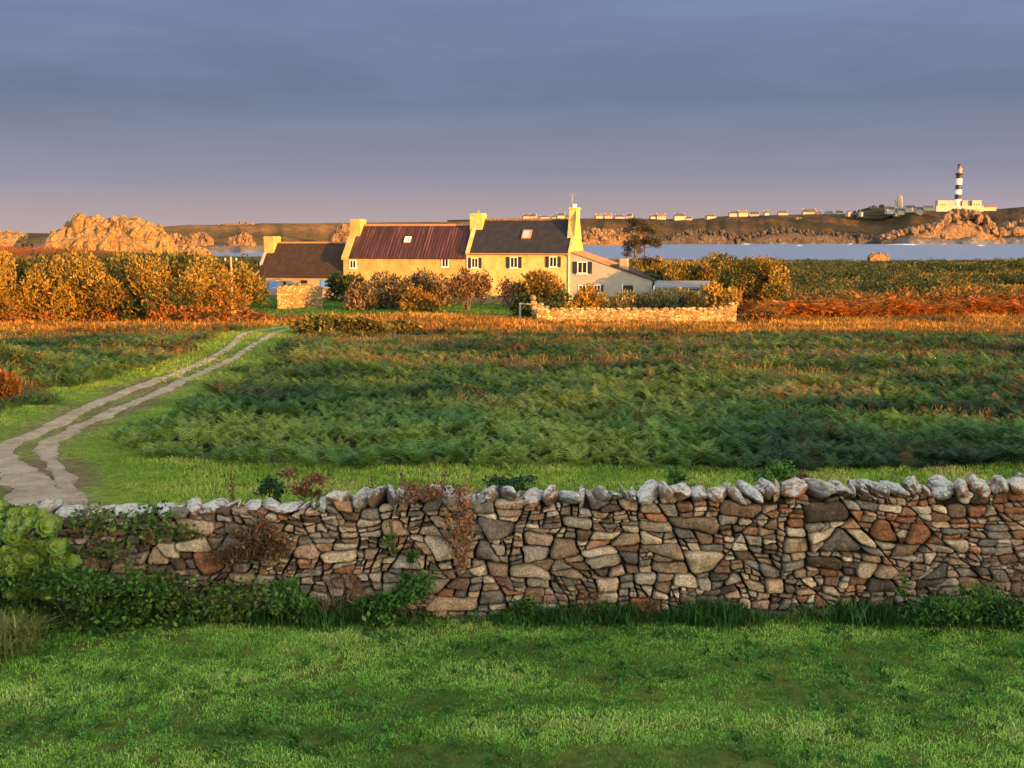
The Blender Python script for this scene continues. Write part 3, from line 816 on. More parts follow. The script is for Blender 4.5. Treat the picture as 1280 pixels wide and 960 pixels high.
def slate(name, a, b, c_, sx_=1.0, sz=1.0):
    m, nt, out = newmat(name); v = coords(nt)
    br = N(nt, 'ShaderNodeTexBrick'); nt.links.new(v, br.inputs[0]) 
    n0 = noise(nt, v, 1.4, 7, .7); n1 = noise(nt, v, 14, 5, .75)
    c = ramp(nt, n0, [(.3, a), (.55, b), (.75, c_)])
    c = mix(nt, c, ramp(nt, n1, [(.3, (.7, .7, .7)), (.65, (1.25, 1.25, 1.25))]), .8, 'MULTIPLY')
    wv = N(nt, 'ShaderNodeTexWave', wave_type='BANDS', bands_direction='Z', wave_profile='SAW'); wv.inputs['Scale'].default_value = 1.3; wv.inputs['Distortion'].default_value = .6
    nt.links.new(v, wv.inputs[0])
    c = mix(nt, c, ramp(nt, wv.outputs[0], [(.0, (.8, .8, .8)), (.2, (1, 1, 1))]), .8, 'MULTIPLY')
    bsdf(nt, out, c, .8, wv.outputs[0], .5, .03, .2); return m
M_SLATE = slate('slate_tiles', (.014, .015, .019), (.022, .022, .027), (.042, .037, .036))
M_OLDSL = slate('old_mossy_slates', (.026, .015, .010), (.042, .023, .014), (.06, .034, .02))
m, nt, out = newmat('corrugated_sheet'); v = coords(nt)
n0 = noise(nt, coords(nt, 'Object', (5, .12, .12)), 1.3, 5, .7); n1 = noise(nt, v, 2, 6, .7)
c = ramp(nt, n0, [(.30, (.018, .006, .006)), (.46, (.036, .010, .009)), (.55, (.06, .018, .015)), (.68, (.15, .07, .055))])
c = mix(nt, c, ramp(nt, n1, [(.3, (.7, .7, .7)), (.7, (1.2, 1.2, 1.2))]), .8, 'MULTIPLY')
bsdf(nt, out, c, .7, n1, .3, .02, .3); M_CORR = m

YAW = radians(-15)
O = np.array([6.2, 120.0, 22.33]); ca_, sa_ = cos(YAW), sin(YAW)
AXX = np.array([ca_, sa_]); AYY = np.array([-sa_, ca_])
def fac(px, py, off=0.0):
    """pixel -> (lx, lz) on the facade plane (local y = off)"""
    d = np.array(ray(px, py)); o = O[:2]+AYY*off
    t = (o@AYY)/(d[:2]@AYY); p = d*t
    return float((p[:2]-O[:2])@AXX), float(CZ+p[2]-O[2])
def wpos(lx, ly, z=0): q = O[:2]+AXX*lx+AYY*ly; return (q[0], q[1], O[2]+z)
def gable_roof(name, x0, x1, y0, y1, ze, zr, mat, parent, th=.14, over=.22, corr=False):
    ym = (y0+y1)/2; k = (zr-ze)/(ym-y0); mb = MB()
    for s in (1, -1):
        def pt(x, q, t):   # q 0 eave(overhang) .. 1 ridge
            yy = (y0-over)+(ym-(y0-over))*q; z = ze-over*k+(zr-(ze-over*k))*q+t
            return (x, yy if s == 1 else 2*ym-yy, z)
        if corr:
            nx = int((x1-x0)/.09); xs = np.linspace(x0, x1, nx)
            tz = th+.035*np.sin(np.arange(nx)*pi/2*1.0)
            V = [pt(x, 0, t) for x, t in zip(xs, tz)]+[pt(x, 1, t) for x, t in zip(xs, tz)]
            V += [pt(x, 0, 0) for x in xs]
            Q = [(i, i+1, nx+i+1, nx+i) for i in range(nx-1)]+[(2*nx+i, 2*nx+i+1, i+1, i) for i in range(nx-1)]
            mb.add(V, Q)
            mb.add([pt(x0, 0, 0), pt(x0, 1, 0), pt(x0, 1, th), pt(x0, 0, th)], [(0, 1, 2, 3)]); mb.add([pt(x1, 0, 0), pt(x1, 1, 0), pt(x1, 1, th), pt(x1, 0, th)], [(0, 1, 2, 3)])
        else:
            nx = 24; xs = np.linspace(x0, x1, nx); wob = (np.random.default_rng(int(abs(x0)*7)).random((6, nx))-.5)*.05
            V = [pt(x, q, th+wob[j, i]) for j, q in enumerate(np.linspace(0, 1, 6)) for i, x in enumerate(xs)]
            mb.add(V, grid_faces(6, nx))
            V = [pt(x, 0, 0) for x in xs]+[pt(x, 0, th+wob[0, i]) for i, x in enumerate(xs)]; mb.add(V, grid_faces(2, nx))
            for xe, ii in ((x0, 0), (x1, -1)): mb.add([pt(xe, 0, 0), pt(xe, 1, 0), pt(xe, 1, th+wob[5, ii]), pt(xe, 0, th+wob[0, ii])], [(0, 1, 2, 3)])
    return mb.build(name, mat, parent)
def gable_walls(name, x0, x1, y0, y1, ze, zr, mat, parent, zb=-.6):
    ym = (y0+y1)/2
    return MB().poly_x([(y0, zb), (y1, zb), (y1, ze), (ym, zr), (y0, ze)], x0, x1).build(name, mat, parent)
def chimney(x0, x1, y0, y1, z0, z1, mat, parent, pots=2):
    mb = MB(); mb.box(x0, x1, y0, y1, z0, z1-.28)
    mb.box(x0-.035, x1+.035, y0-.035, y1+.035, z1-.28, z1-.12); mb.box(x0+.02, x1-.02, y0+.02, y1-.02, z1-.12, z1)
    o = mb.build('chimney', mat, parent)
    for i in range(pots):
        t = (i+.5)/pots; x = x0+(x1-x0)*t
        MB().lathe([(.13, z1), (.15, z1+.05), (.11, z1+.1), (.10, z1+.3), (.12, z1+.33)], 10, x, (y0+y1)/2).build('chimney_pot', M_ORB, o)
    return o
def window(px0, px1, py0, py1, parent, off=0.0, shut=(1, 1), frame=M_WHITE, sh=M_DARK, fx=None):
    x0, z1 = fac(px0, py0, off); x1, z0 = fac(px1, py1, off)
    if fx: x0, x1, z0, z1 = fx
    w = x1-x0; sw = w*.24 if shut[0] or shut[1] else 0
    a = x0+(sw if shut[0] else 0); b = x1-(sw if shut[1] else 0)
    mb = MB(); y = off-.06; t = .09
    mb.box(a, b, y, off+.02, z1-t, z1); mb.box(a, b, y, off+.02, z0, z0+t)
    mb.box(a, a+t, y, off+.02, z0+t, z1-t); mb.box(b-t, b, y, off+.02, z0+t, z1-t)
    mb.box((a+b)/2-.03, (a+b)/2+.03, y+.01, off+.02, z0+t, z1-t)
    wo = mb.build('window', frame, parent)
    MB().box(a+t, b-t, off-.02, off+.01, z0+t, z1-t).build('pane', M_GLASS, wo)
    MB().box(a-.08, b+.08, off-.14, off-.005, z0-.09, z0-.003).build('sill', frame, wo)
    for k in (0, 1):
        if shut[k]:
            c0, c1 = (x0, a-.03) if k == 0 else (b+.03, x1)
            s_ = MB(); s_.box(c0, c1, off-.07, off-.012, z0, z1)
            for q in (0.25, .75): s_.box(c0+.02, c1-.02, off-.085, off-.0705, z0+(z1-z0)*q-.04, z0+(z1-z0)*q+.04)
            s_.build('shutter', sh, wo)
    return wo
def skylight(cx, q, w, l, x0, x1, y0, y1, ze, zr, parent, frame):
    ym = (y0+y1)/2; L = math.hypot(ym-y0, zr-ze); dy = (ym-y0)/L; dz = (zr-ze)/L; ny, nz = -dz, dy
    def P(x, s, t): return (x, y0+dy*s+ny*t, ze+dz*s+nz*t)
    s0 = L*q-l/2; s1 = L*q+l/2
    def slab(mb, xa, xb, sa, sb, ta, tb):
        V = [P(x, s, t) for t in (ta, tb) for s in (sa, sb) for x in (xa, xb)]
        mb.add(V, [(0, 2, 3, 1), (4, 5, 7, 6), (0, 1, 5, 4), (2, 6, 7, 3), (0, 4, 6, 2), (1, 3, 7, 5)])
    f = MB(); a, b = cx-w/2, cx+w/2; t = .1
    slab(f, a, b, s0, s0+t, .1, .26); slab(f, a, b, s1-t, s1, .1, .26); slab(f, a, a+t, s0+t, s1-t, .1, .26); slab(f, b-t, b, s0+t, s1-t, .1, .26)
    o = f.build('skylight', frame, parent)
    g = MB(); slab(g, a+t, b-t, s0+t, s1-t, .1, .21); g.build('pane', M_SKYL, o)

# ---- main farmhouse: slate-roofed half, corrugated half, lean-to
H = empty('farmhouse', O, YAW, 'long two storey cream farmhouse with slate and red corrugated roofs', 'house')
D = 6.6
xs0 = fac(583, 316)[0]; xr0 = fac(429, 322)[0]
gable_walls('wall', xs0, 0, 0, D, 5.55, 8.85, M_YEL, H)
gable_walls('wall', xr0, xs0-.004, .02, D-.02, 4.95, 8.3, M_YEL2, H)
gable_roof('roof', xs0+.35, -.12, 0, D, 5.58, 8.92, M_SLATE, H)
gable_roof('roof', xr0+.75, xs0-.01, .02, D-.02, 4.98, 8.36, M_CORR, H, corr=True, th=.10)
mb = MB()
for i in range(34):   # moss-grown ridge tiles
    x = xs0+.4+i*(-.6-xs0)/34; mb.tube([(x, D/2, 8.98+R.uniform(0, .05)), (x+(-.6-xs0)/34*.95, D/2, 9.02+R.uniform(0, .06))], .15+R.uniform(0, .03), 6)
mb.build('ridge_tiles', simple('mossy_ridge', (.20, .11, .06), .95, .5, 4), H)
mb = MB(); mb.tube([(xr0+.6, D/2, 8.46), (xs0-.05, D/2, 8.46)], .13, 8); mb.build('ridge_cap', M_ORB, H)
def coping(name, xa, xb, ze, zr, mat):
    mb = MB(); ym = D/2; k = (zr-ze)/ym; h = .34
    for s in (1, -1):
        pts = [(-.25, ze-.25*k), (ym, zr), (ym, zr+h), (-.25, ze-.25*k+h)]
        if s == -1: pts = [(D-p[0], p[1]) for p in pts][::-1]
        mb.poly_x(pts, xa, xb)
    return mb.build(name, mat, H)
coping('gable_coping', xs0-.02, xs0+.42, 5.5, 8.86, M_YEL)
coping('gable_coping', xr0-.12, xr0+.66, 4.85, 8.26, M_YEL2)
coping('gable_coping', -.20, .06, 5.5, 8.84, M_YEL)
# tall gable chimney with sloped shoulders on the seaward gable
mb = MB(); mb.poly_x([(1.25, 6.9), (D-1.25, 6.9), (D/2+.95, 8.9), (D/2+.95, 10.15), (D/2-.95, 10.15), (D/2-.95, 8.9)], -.62, .14)
mb.box(-.70, .22, D/2-1.03, D/2+1.03, 10.15, 10.32)
ch = mb.build('chimney', M_YEL, H)
for i in range(3): MB().lathe([(.13, 10.3), (.15, 10.36), (.11, 10.42), (.10, 10.66), (.12, 10.7)], 10, -.25, D/2-.6+i*.6).build('chimney_pot', M_WHITE, ch)
an = MB(); an.tube([(-.45, D/2-.4, 10.2), (-.45, D/2-.4, 11.9)], .03, 5)
for z_, l_ in ((11.8, .5), (11.6, .4), (11.4, .3)): an.tube([(-.45-l_, D/2-.4, z_), (-.45+l_, D/2-.4, z_)], .02, 4)
an.build('antenna', M_STW, H)
chimney(xs0-.25, xs0+1.15, D/2-1.1, D/2+.6, 7.0, 9.75, M_YEL, H, 1)
chimney(xr0+.0, xr0+1.2, D/2-1.2, D/2+.7, 6.5, 9.15, M_YEL2, H, 0)
# windows
for a, b, c, d, s in ((585, 602, 322, 335, (1, 1)), (633, 652, 321, 335, (1, 1)), (682, 701, 320.5, 334, (1, 1))):
    window(a, b, c, d, H, shut=s)
for a, b, c, d in ((437, 445.5, 325, 335.5), (552, 561, 323, 334)): window(a, b, c, d, H, shut=(0, 0))
window(588, 602, 357, 368, H, shut=(0, 1)); window(640, 654, 357, 369, H, shut=(1, 1)); window(692, 704, 356, 368, H, shut=(1, 0))
window(470, 484, 352, 366, H, shut=(0, 0)); window(520, 534, 352, 366, H, shut=(0, 0))
dx0, dz1 = fac(560, 354); dr = MB(); dr.box(dx0, dx0+1.0, -.06, .01, 0, 2.1); dr = dr.build('door', M_DARK, H)
MB().box(dx0+.8, dx0+.9, -.12, -.061, 1.0, 1.1).build('handle', M_WHITE, dr)
cx = fac(650, 296)[0]; skylight(cx+.35, .52, 1.0, 1.25, 0, 0, 0, D, 5.58, 8.92, H, M_ORB)
cx = fac(499, 300)[0]; skylight(cx+.4, .52, .7, .8, 0, 0, .02, D-.02, 4.98, 8.36, H, M_WHITE)
mb = MB()
gx = np.linspace(xs0+.35, -.12, 3)
mb.tube([(gx[0], -.34, 5.36), (gx[-1], -.34, 5.36)], .07, 7); mb.build('gutter', M_ORB, H)
mb = MB(); mb.tube([(-.12, -.30, 5.38), (-.12, -.09, 5.2), (-.12, -.09, 0)], .06, 7); mb.build('drainpipe', M_WHITE, H)
mb = MB(); mb.tube([(xs0+.1, -.06, 5.1), (xs0+.1, -.06, 0)], .045, 7); mb.build('drainpipe', M_WHITE, H)
# lean-to on the right
LX = fac(815, 342)[0]; zl0 = fac(713, 314)[1]-.1; zl1 = 2.65
LT = MB(); LT.poly_y([(.003, -.6), (LX, -.6), (LX, zl1), (.003, zl0)], .05, 5.9)
lw = LT.build('lean_to_wall', M_GREYR, H)
mb = MB(); k = (zl1-zl0)/LX
def slab_y(mb, xa, xb, ya, yb, th):
    za, zb = zl0+k*xa, zl0+k*xb
    mb.poly_y([(xa, za+.01), (xb, zb+.01), (xb, zb+th), (xa, za+th)], ya, yb)
slab_y(mb, .15, 4.3, -.1, 6.1, .12); mb.build('lean_to_roof', M_ORB, H)
mb = MB(); slab_y(mb, 4.304, LX+.25, -.1, 6.1, .13); mb.build('lean_to_roof', M_OLDSL, H)
x0, z1 = fac(716, 327, .05); x1, z0 = fac(740, 342, .05)
window(0, 0, 0, 0, H, off=.05, fx=(x0, x1, z0, z1))
x0, z1 = fac(723, 356, .05); x1, z0 = fac(736, 366, .05); window(0, 0, 0, 0, H, off=.05, shut=(0, 1), fx=(x0, x1, z0, z1))
x0, z1 = fac(742, 356, .05); x1, z0 = fac(754, 366, .05); window(0, 0, 0, 0, H, off=.05, shut=(0, 1), fx=(x0, x1, z0, z1))
x0, z1 = fac(779, 356.5, .05); x1, _ = fac(791, 372, .05)
dr = MB().box(x0, x1, -.03, .06, 0, z1).build('door', M_DARK, H); MB().box(x0-.1, x0-.003, -.05, .06, 0, z1+.1).build('door_frame', M_WHITE, dr)
xx_ = fac(777, 330)[0]; chimney(xx_-.3, xx_+.5, .6, 1.5, 3.2, 4.9, M_STW, H, 0)

# ---- low cottage at the left end
xc0 = fac(321, 346)[0]; xc1 = xr0-.13
Cc = empty('cottage', wpos(xc0, 0), YAW, 'low stone cottage with brown slate roof and blue shutters', 'cottage')
W = xc1-xc0
gable_walls('wall', 0, W, 0, 6.4, 2.75, 6.3, M_STW, Cc)
gable_roof('roof', .25, W, 0, 6.4, 2.78, 6.36, M_OLDSL, Cc)
mb = MB()
for s in (1, -1):
    pts = [(-.2, 2.5), (3.2, 6.32), (3.2, 6.62), (-.2, 2.8)]
    if s == -1: pts = [(6.4-p[0], p[1]) for p in pts][::-1]
    mb.poly_x(pts, -.1, .24)
mb.build('gable_coping', M_GREYR, Cc)
MB().tube([(.8, 3.2, 6.46), (W-.05, 3.2, 6.46)], .12, 8).build('ridge_cap', M_ORB, Cc)
chimney(-.06, 1.15, 2.1, 4.0, 4.4, 7.2, M_YEL2, Cc, 0)
def cw(px0, px1, py0, py1): 
    x0, z1 = fac(px0, py0); x1, z0 = fac(px1, py1); return x0-xc0, x1-xc0, z0, z1
a, b, z0, z1 = cw(337, 347, 351, 364); sh = MB().box(a, b, -.07, .01, z0, z1).build('shutter', M_BLUE, Cc)
a, b, z0, z1 = cw(401, 411, 350, 363); MB().box(a, b, -.07, .01, z0, z1).build('shutter', M_BLUE, Cc)
for q in ((353.5, 358.5, 351, 357.5), (375, 385, 349.5, 355)):
    a, b, z0, z1 = cw(*q); wo = MB()
    wo.box(a, b, -.05, .01, z1-.06, z1); wo.box(a, b, -.05, .01, z0, z0+.06); wo.box(a, a+.06, -.05, .01, z0+.06, z1-.06); wo.box(b-.06, b, -.05, .01, z0+.06, z1-.06)
    wo = wo.build('window', M_ORB, Cc); MB().box(a+.06, b-.06, -.02, .012, z0+.06, z1-.06).build('pane', M_GLASS, wo)
dr = MB().box(W*.42, W*.42+.9, -.05, .01, 0, 1.85).build('door', M_BLUE, Cc); MB().box(W*.42+.7, W*.42+.78, -.1, -.051, .9, 1.0).build('handle', M_DARK, dr)

# ---- low shed behind the garden hedge
p = at(820, 364, 116); p[2] = float(Zm(p[0], p[1]))
S_ = empty('garden_shed', p, radians(-6), 'low garden shed with flat grey roof behind the clipped bushes', 'shed')
w_ = 75/F*116; hz_ = at(820, 357, 116)[2]-p[2]
MB().box(0, w_, .25, 3, -.5, hz_-.32).build('wall', M_STW, S_)
MB().poly_x([(-.05, hz_-.31), (3.2, hz_+.25), (3.2, hz_+.4), (-.05, hz_-.12)], -.15, w_+.15).build('roof', simple('grey_felt', (.20, .19, .19), .85, .2, 2), S_)
MB().box(-.28, -.153, -.1, .05, -.5, hz_).build('post', M_WHITE, S_)

# ------------------------------------------------------------------ rubble walls near the house
M_RUB = rubble('rubble_stone', (.22, .14, .06), (.34, .22, .10), (.50, .36, .18), 3.6)
def rubble_wall(name, label, A, B, h, th, ends=0.0, seed=1, cat='stone wall', cap=.16, group=None):
    rg = np.random.default_rng(seed); A = np.array(A[:2], float); B = np.array(B[:2], float)
    L = np.linalg.norm(B-A); ang = math.atan2(*(B-A)[::-1])
    z0 = float(Zm(A[0], A[1])); e = empty(name, (A[0], A[1], z0), ang, label, cat, group)
    n = max(6, int(L/.3)); xs = np.linspace(0, L, n); V = []; T_ = (B-A)/L
    hh = h+ends*np.exp(-(xs/.8)**2)+ends*np.exp(-((L-xs)/.9)**2)+(rg.random(n)-.5)*.10
    nz = 8
    for i, x in enumerate(xs):
        gz = float(Zm(A[0]+T_[0]*x, A[1]+T_[1]*x))-z0; g0 = -.3+gz
        row = [(x, -th/2-.04*(1-t), g0+(gz*0+hh[i]-g0)*t) for t in np.linspace(0, 1, nz)]+[(x, th/2+.04*(1-t), g0+(hh[i]-g0)*t) for t in np.linspace(1, 0, nz)]
        V.append(row)
    V = np.array(V); V[:, :, 1] += (rg.random(V.shape[:2])-.5)*.09; V[:, :, 0] += (rg.random(V.shape[:2])-.5)*.03
    k = V.shape[1]; mb = MB(); mb.add(V.reshape(-1, 3), grid_faces(n, k))
    mb.T.append(np.array([(0, q+1, q) for q in range(1, k-1)]+[((n-1)*k, (n-1)*k+q, (n-1)*k+q+1) for q in range(1, k-1)]))
    mb.build('stonework', M_RUB, e)
    if cap:
        mc = MB(); x = 0
        while x < L:
            w = rg.uniform(.25, .6); v, t = rock(rg, (w*.55, th*.6, cap), 2, 9, .08, .1)
            mc.add(v+np.array([x+w/2, 0, np.interp(x+w/2, xs, hh)+cap*.35]), None, t); x += w*.95
        mc.build('coping', M_RUB, e)
    return e
A = ground(671, 404); B = ground(919, 407.5)
B[1] = A[1]+.8; B[0] = (919-640)/F*(B[1]*1.003)
rubble_wall('garden_wall', 'long low golden rubble wall closing the garden, in full sun', A, B, .98, .5, .45, 5)
A = ground(347, 387.5); B = np.array([(401-640)/F*A[1], A[1]+.9])
e_ = rubble_wall('stone_wall', 'short thick rubble wall with rounded top before the blue shuttered cottage', A, B, 2.35, 1.3, -.35, 6, cap=.1)
A = ground(455, 381); B = ground(655, 385); B[1] = A[1]+.3
rubble_wall('stone_wall', 'low wall behind the farmhouse lawn, half hidden by pink bushes', A, B, .75, .45, 0, 8)
# pillar at the left end of the garden wall
p = ground(667, 401)
e = empty('gate_pillar', p+np.array([0, .6, 0]), 0, 'rounded stone pillar at the left end of the garden wall', 'pillar')
rg = np.random.default_rng(3); mb = MB()
for i in range(5): v, t = rock(rg, (.42-.03*i, .42-.03*i, .28), 3, 10, .08, .1); mb.add(v+np.array([0, 0, .1+i*.42]), None, t)
mb.build('stonework', M_RUB, e)
p = ground(650, 403)
e = empty('gate_post', p, 0, 'thin grey wooden gate post beside the garden wall', 'post'); MB().tube([(0, 0, -.3), (0, 0, 1.5)], [.09, .08], 7).build('post', M_STW, e)
MB().tube([(0, 0, 1.45), (.9, .1, 1.4)], .05, 6).build('rail', M_STW, e)

# utility pole
p = ground(291, 401); hh = at(291, 321, p[1])[2]-p[2]
e = empty('utility_pole', p, 0, 'slim pale wooden utility pole standing before the left hedge', 'pole')
MB().tube([(0, 0, -.5), (0, 0, hh)], [.11, .08], 9).build('pole', simple('pole_wood', (.34, .27, .17), .85, .25, 5), e)
cb = MB(); cb.tube([(-.55, 0, hh-.35), (.55, 0, hh-.35)], .05, 6); cb = cb.build('crossarm', BARK, e)
for x in (-.45, .45): MB().lathe([(.04, hh-.3), (.07, hh-.26), (.05, hh-.2), (.07, hh-.16), (.03, hh-.1)], 8, x, 0).build('insulator', M_WHITE, cb)
MB().box(-.05, .32, -.22, .10, -.3, 1.35).box(-.02, .35, -.25, .13, 1.353, 1.43).build('meter_box', M_YEL2, e)

# ------------------------------------------------------------------ shrubs and trees
OR = [(.12, .085, .012), (.24, .15, .02), (.36, .22, .028), (.07, .075, .014), (.36, .14, .018)]
ORR = [(.24, .07, .015), (.32, .10, .02), (.18, .10, .02), (.10, .07, .02)]
GR = [(.02, .04, .012), (.04, .07, .018), (.06, .09, .02), (.10, .10, .02)]
PK = [(.15, .08, .04), (.24, .13, .075), (.11, .055, .03), (.07, .08, .022), (.30, .19, .11), (.05, .06, .02)]
SV = [(.05, .07, .03), (.09, .11, .045), (.16, .16, .07), (.24, .20, .08)]
def sh(label, px, pyb, pxw, pyt, pal, seed, cat='shrub', name='shrub', group=None, Y=None, **k):
    """shrub from its place in the photograph: centre px, foot py, width in px, top py"""
    p = ground(px, pyb) if Y is None else at(px, pyb, Y)
    p[2] = float(Zm(p[0], p[1])); s = p[1]/F
    if 'bushes of the left' not in str(group): pyt = pyt+(pyb-pyt)*.11
    h = at(px, pyt, p[1])[2]-p[2]
    return shrub(name, label, cat, p, pxw*s, h, pal, seed, group=group, **k)
# left hedge: two rows of tamarisk-like bushes
hedge_front = [(22, 404, 92, 322), (68, 405, 70, 330), (108, 405, 84, 318), (158, 405, 84, 320), (205, 404, 70, 322), (256, 401, 66, 324), (294, 392, 50, 332), (-28, 404, 80, 326)]
names = ['tall golden bush, second of the front hedge row from the left edge', 'lower golden bush between two taller ones in the left hedge', 'broad golden bush in the middle of the left hedge', 'tall bush of the left hedge right below the big outcrop', 'orange bush with rusty skirt left of the dark hedge gap', 'rusty orange bush left beside the utility pole', 'last hedge bush on the right, touching the cottage gable', 'hedge bush cut off by the left edge of the picture']
for i, ((x, yb, w_, yt), lb) in enumerate(zip(hedge_front, names)):
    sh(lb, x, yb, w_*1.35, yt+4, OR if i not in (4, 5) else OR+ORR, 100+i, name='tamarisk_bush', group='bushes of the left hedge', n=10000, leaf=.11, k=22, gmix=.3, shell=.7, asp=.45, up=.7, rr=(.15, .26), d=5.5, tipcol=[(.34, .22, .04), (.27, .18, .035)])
back = [(-10, 320, 100), (48, 317, 96), (100, 313, 96), (150, 313, 100), (205, 313, 96), (250, 315, 90), (292, 321, 60)]
bl = ['dark hedge tree top at the far left of the back row', 'dark olive hedge tree behind the tall golden bush', 'olive tree crown rising below the left slope of the outcrop', 'olive tree crown under the centre of the outcrop', 'olive tree crown under the right slope of the outcrop', 'low olive tree behind the rusty bush', 'small dark tree behind the utility pole']
for i, ((x, yt, w_), lb) in enumerate(zip(back, bl)):
    sh(lb, x, 390, w_*1.2, yt, GR+OR[:2], 120+i, name='hedge_tree', cat='tree', group='trees at the back of the left hedge', Y=104, n=4200, leaf=.2, k=22, up=.7, rr=(.14, .28), z0=.3)
k_ = 0
for x, yb, w_, yt, lb in ((212, 405, 60, 380, 'low rusty bracken clump at the foot of the left hedge'), (262, 405, 60, 384, 'red bracken clump below the utility pole'), (120, 406, 70, 386, 'low orange clump under the middle of the left hedge'), (30, 406, 80, 388, 'orange clump at the foot of the hedge near the left edge'), (312, 404, 50, 388, 'rusty clump where the track meets the hedge'), (8, 498, 46, 462, 'rusty clump on the bank left of the track')):
    sh(lb, x, yb, w_, yt, ORR, 140+k_, n=1500 if yb < 450 else 5000, leaf=.15 if yb < 450 else .05, k=9, group='rusty clumps', name='bracken_clump', cat='bracken'); k_ += 1
# around the farmhouse
sh('dark green bush between cottage and farmhouse', 432, 378, 46, 338, GR[:2], 150, n=3000, leaf=.15)
sh('pale pink flowering bush, leftmost before the red roofed half', 455, 388, 44, 352, PK, 151, n=2600, leaf=.13, up=.6)
sh('big pink grey tamarisk in front of the red roofed half', 487, 386, 62, 340, PK+GR[:1], 152, n=4600, leaf=.14, up=.8, k=22)
sh('rounded orange bush at the foot of the pink tamarisks', 522, 390, 48, 358, OR+ORR[:1], 153, n=2600, leaf=.13)
sh('pink grey tamarisk under the small white window', 535, 384, 56, 337, PK, 154, n=3800, leaf=.14, up=.8, k=20)
p = ground(585, 388)
sh('spreading pink leaved tree at the roof joint of the farmhouse', 585, 388, 52, 334, PK+ORR[:1], 155, name='tamarisk_tree', cat='tree', n=3800, leaf=.13, up=.5, z0=.5, k=20)
sh('feathery orange tamarisk under the middle slate roof window', 672, 386, 62, 336, OR+PK[:1], 156, name='tamarisk_tree', cat='tree', n=4200, leaf=.15, up=.9, z0=.35, k=22)
sh('thin reddish bush left of the feathery tamarisk', 636, 384, 30, 345, PK[:3], 157, n=1100, leaf=.12, up=.8, z0=.4)
sh('dark evergreen bush under the feathery tamarisk', 655, 400, 44, 366, GR[:2], 158, n=2400, leaf=.14)
sh('dark evergreen bush before the drainpipe corner', 690, 392, 46, 364, GR[:3], 159, n=2400, leaf=.14)
sh('golden rounded bush in front of the lean-to', 733, 392, 40, 356, OR, 160, n=2600, leaf=.14)
sh('small gold bush just over the garden wall', 716, 396, 30, 378, OR[1:3], 161, n=1100, leaf=.12)
kk = 0
for x, w_, yt, lb in ((757, 34, 368, 'silvery clipped bush below the lean-to door, leftmost of four'), (788, 38, 364, 'silvery clipped bush below the lean-to door, second of four'), (822, 40, 362, 'silvery clipped bush in front of the shed corner'), (851, 34, 361, 'silvery clipped bush before the middle of the shed')):
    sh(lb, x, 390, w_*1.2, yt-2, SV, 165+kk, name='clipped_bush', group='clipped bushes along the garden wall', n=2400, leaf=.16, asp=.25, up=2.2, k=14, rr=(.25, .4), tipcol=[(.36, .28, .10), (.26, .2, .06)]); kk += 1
sh('bright golden bush at the right end of the garden wall', 903, 394, 52, 353, OR[1:]+[(.36, .24, .06)], 170, n=3400, leaf=.15, up=1.2)
sh('slim gold bush between the clipped ones and the golden bush', 870, 392, 22, 362, OR[1:3], 171, n=1000, leaf=.13, up=1.5)
sh('dark bush against the corner of the lean-to', 812, 380, 42, 336, GR[:2], 172, n=3000, leaf=.16)
for i, (x, yb, w_, yt, lb) in enumerate(((858, 384, 52, 326, 'left bush of the tall golden thicket behind the shed'), (890, 384, 70, 313, 'tallest bush in the middle of the golden thicket'), (930, 384, 72, 318, 'olive bush of the golden thicket right of the middle'), (962, 384, 60, 321, 'right bush of the golden thicket, bright yellow'))):
    sh(lb, x, yb, w_*1.2, yt, OR+GR[2:3]+([(.3, .21, .05)] if i == 3 else []), 175+i, name='tamarisk_bush', group='golden thicket right of the farmhouse', Y=(120, 122, 110, 108)[i], gmix=.3, shell=.7, n=9000, leaf=.12, k=26, up=.7, rr=(.13, .26))
sh('low gold bush beyond the roof of the lean-to', 815, 352, 54, 322, OR+GR[:1], 180, Y=138, n=1800, leaf=.16)
for i, (x, yb, w_, yt, lb) in enumerate(((395, 417, 44, 392, 'dark heath bush beside the bend of the track'), (425, 418, 50, 394, 'brown heath bush, second from the track bend'), (462, 417, 54, 396, 'brown green heath bush, third from the track bend'), (500, 416, 46, 400, 'low green heath bush on the farmhouse lawn edge'))):
    sh(lb, x, yb, w_, yt, GR+PK[2:3]+OR[:2], 185+i, name='heath_bush', group='heath bushes before the farmhouse lawn', n=2200, leaf=.11, k=12)
for i, (x, yb, w_, yt, lb) in enumerate(((690, 410, 60, 402, 'rusty weeds along the foot of the garden wall at its left'), (955, 405, 60, 384, 'rust red thicket right beside the garden wall'))):
    sh(lb, x, yb, w_, yt, ORR+GR[:1], 192+i, n=1600, leaf=.12)

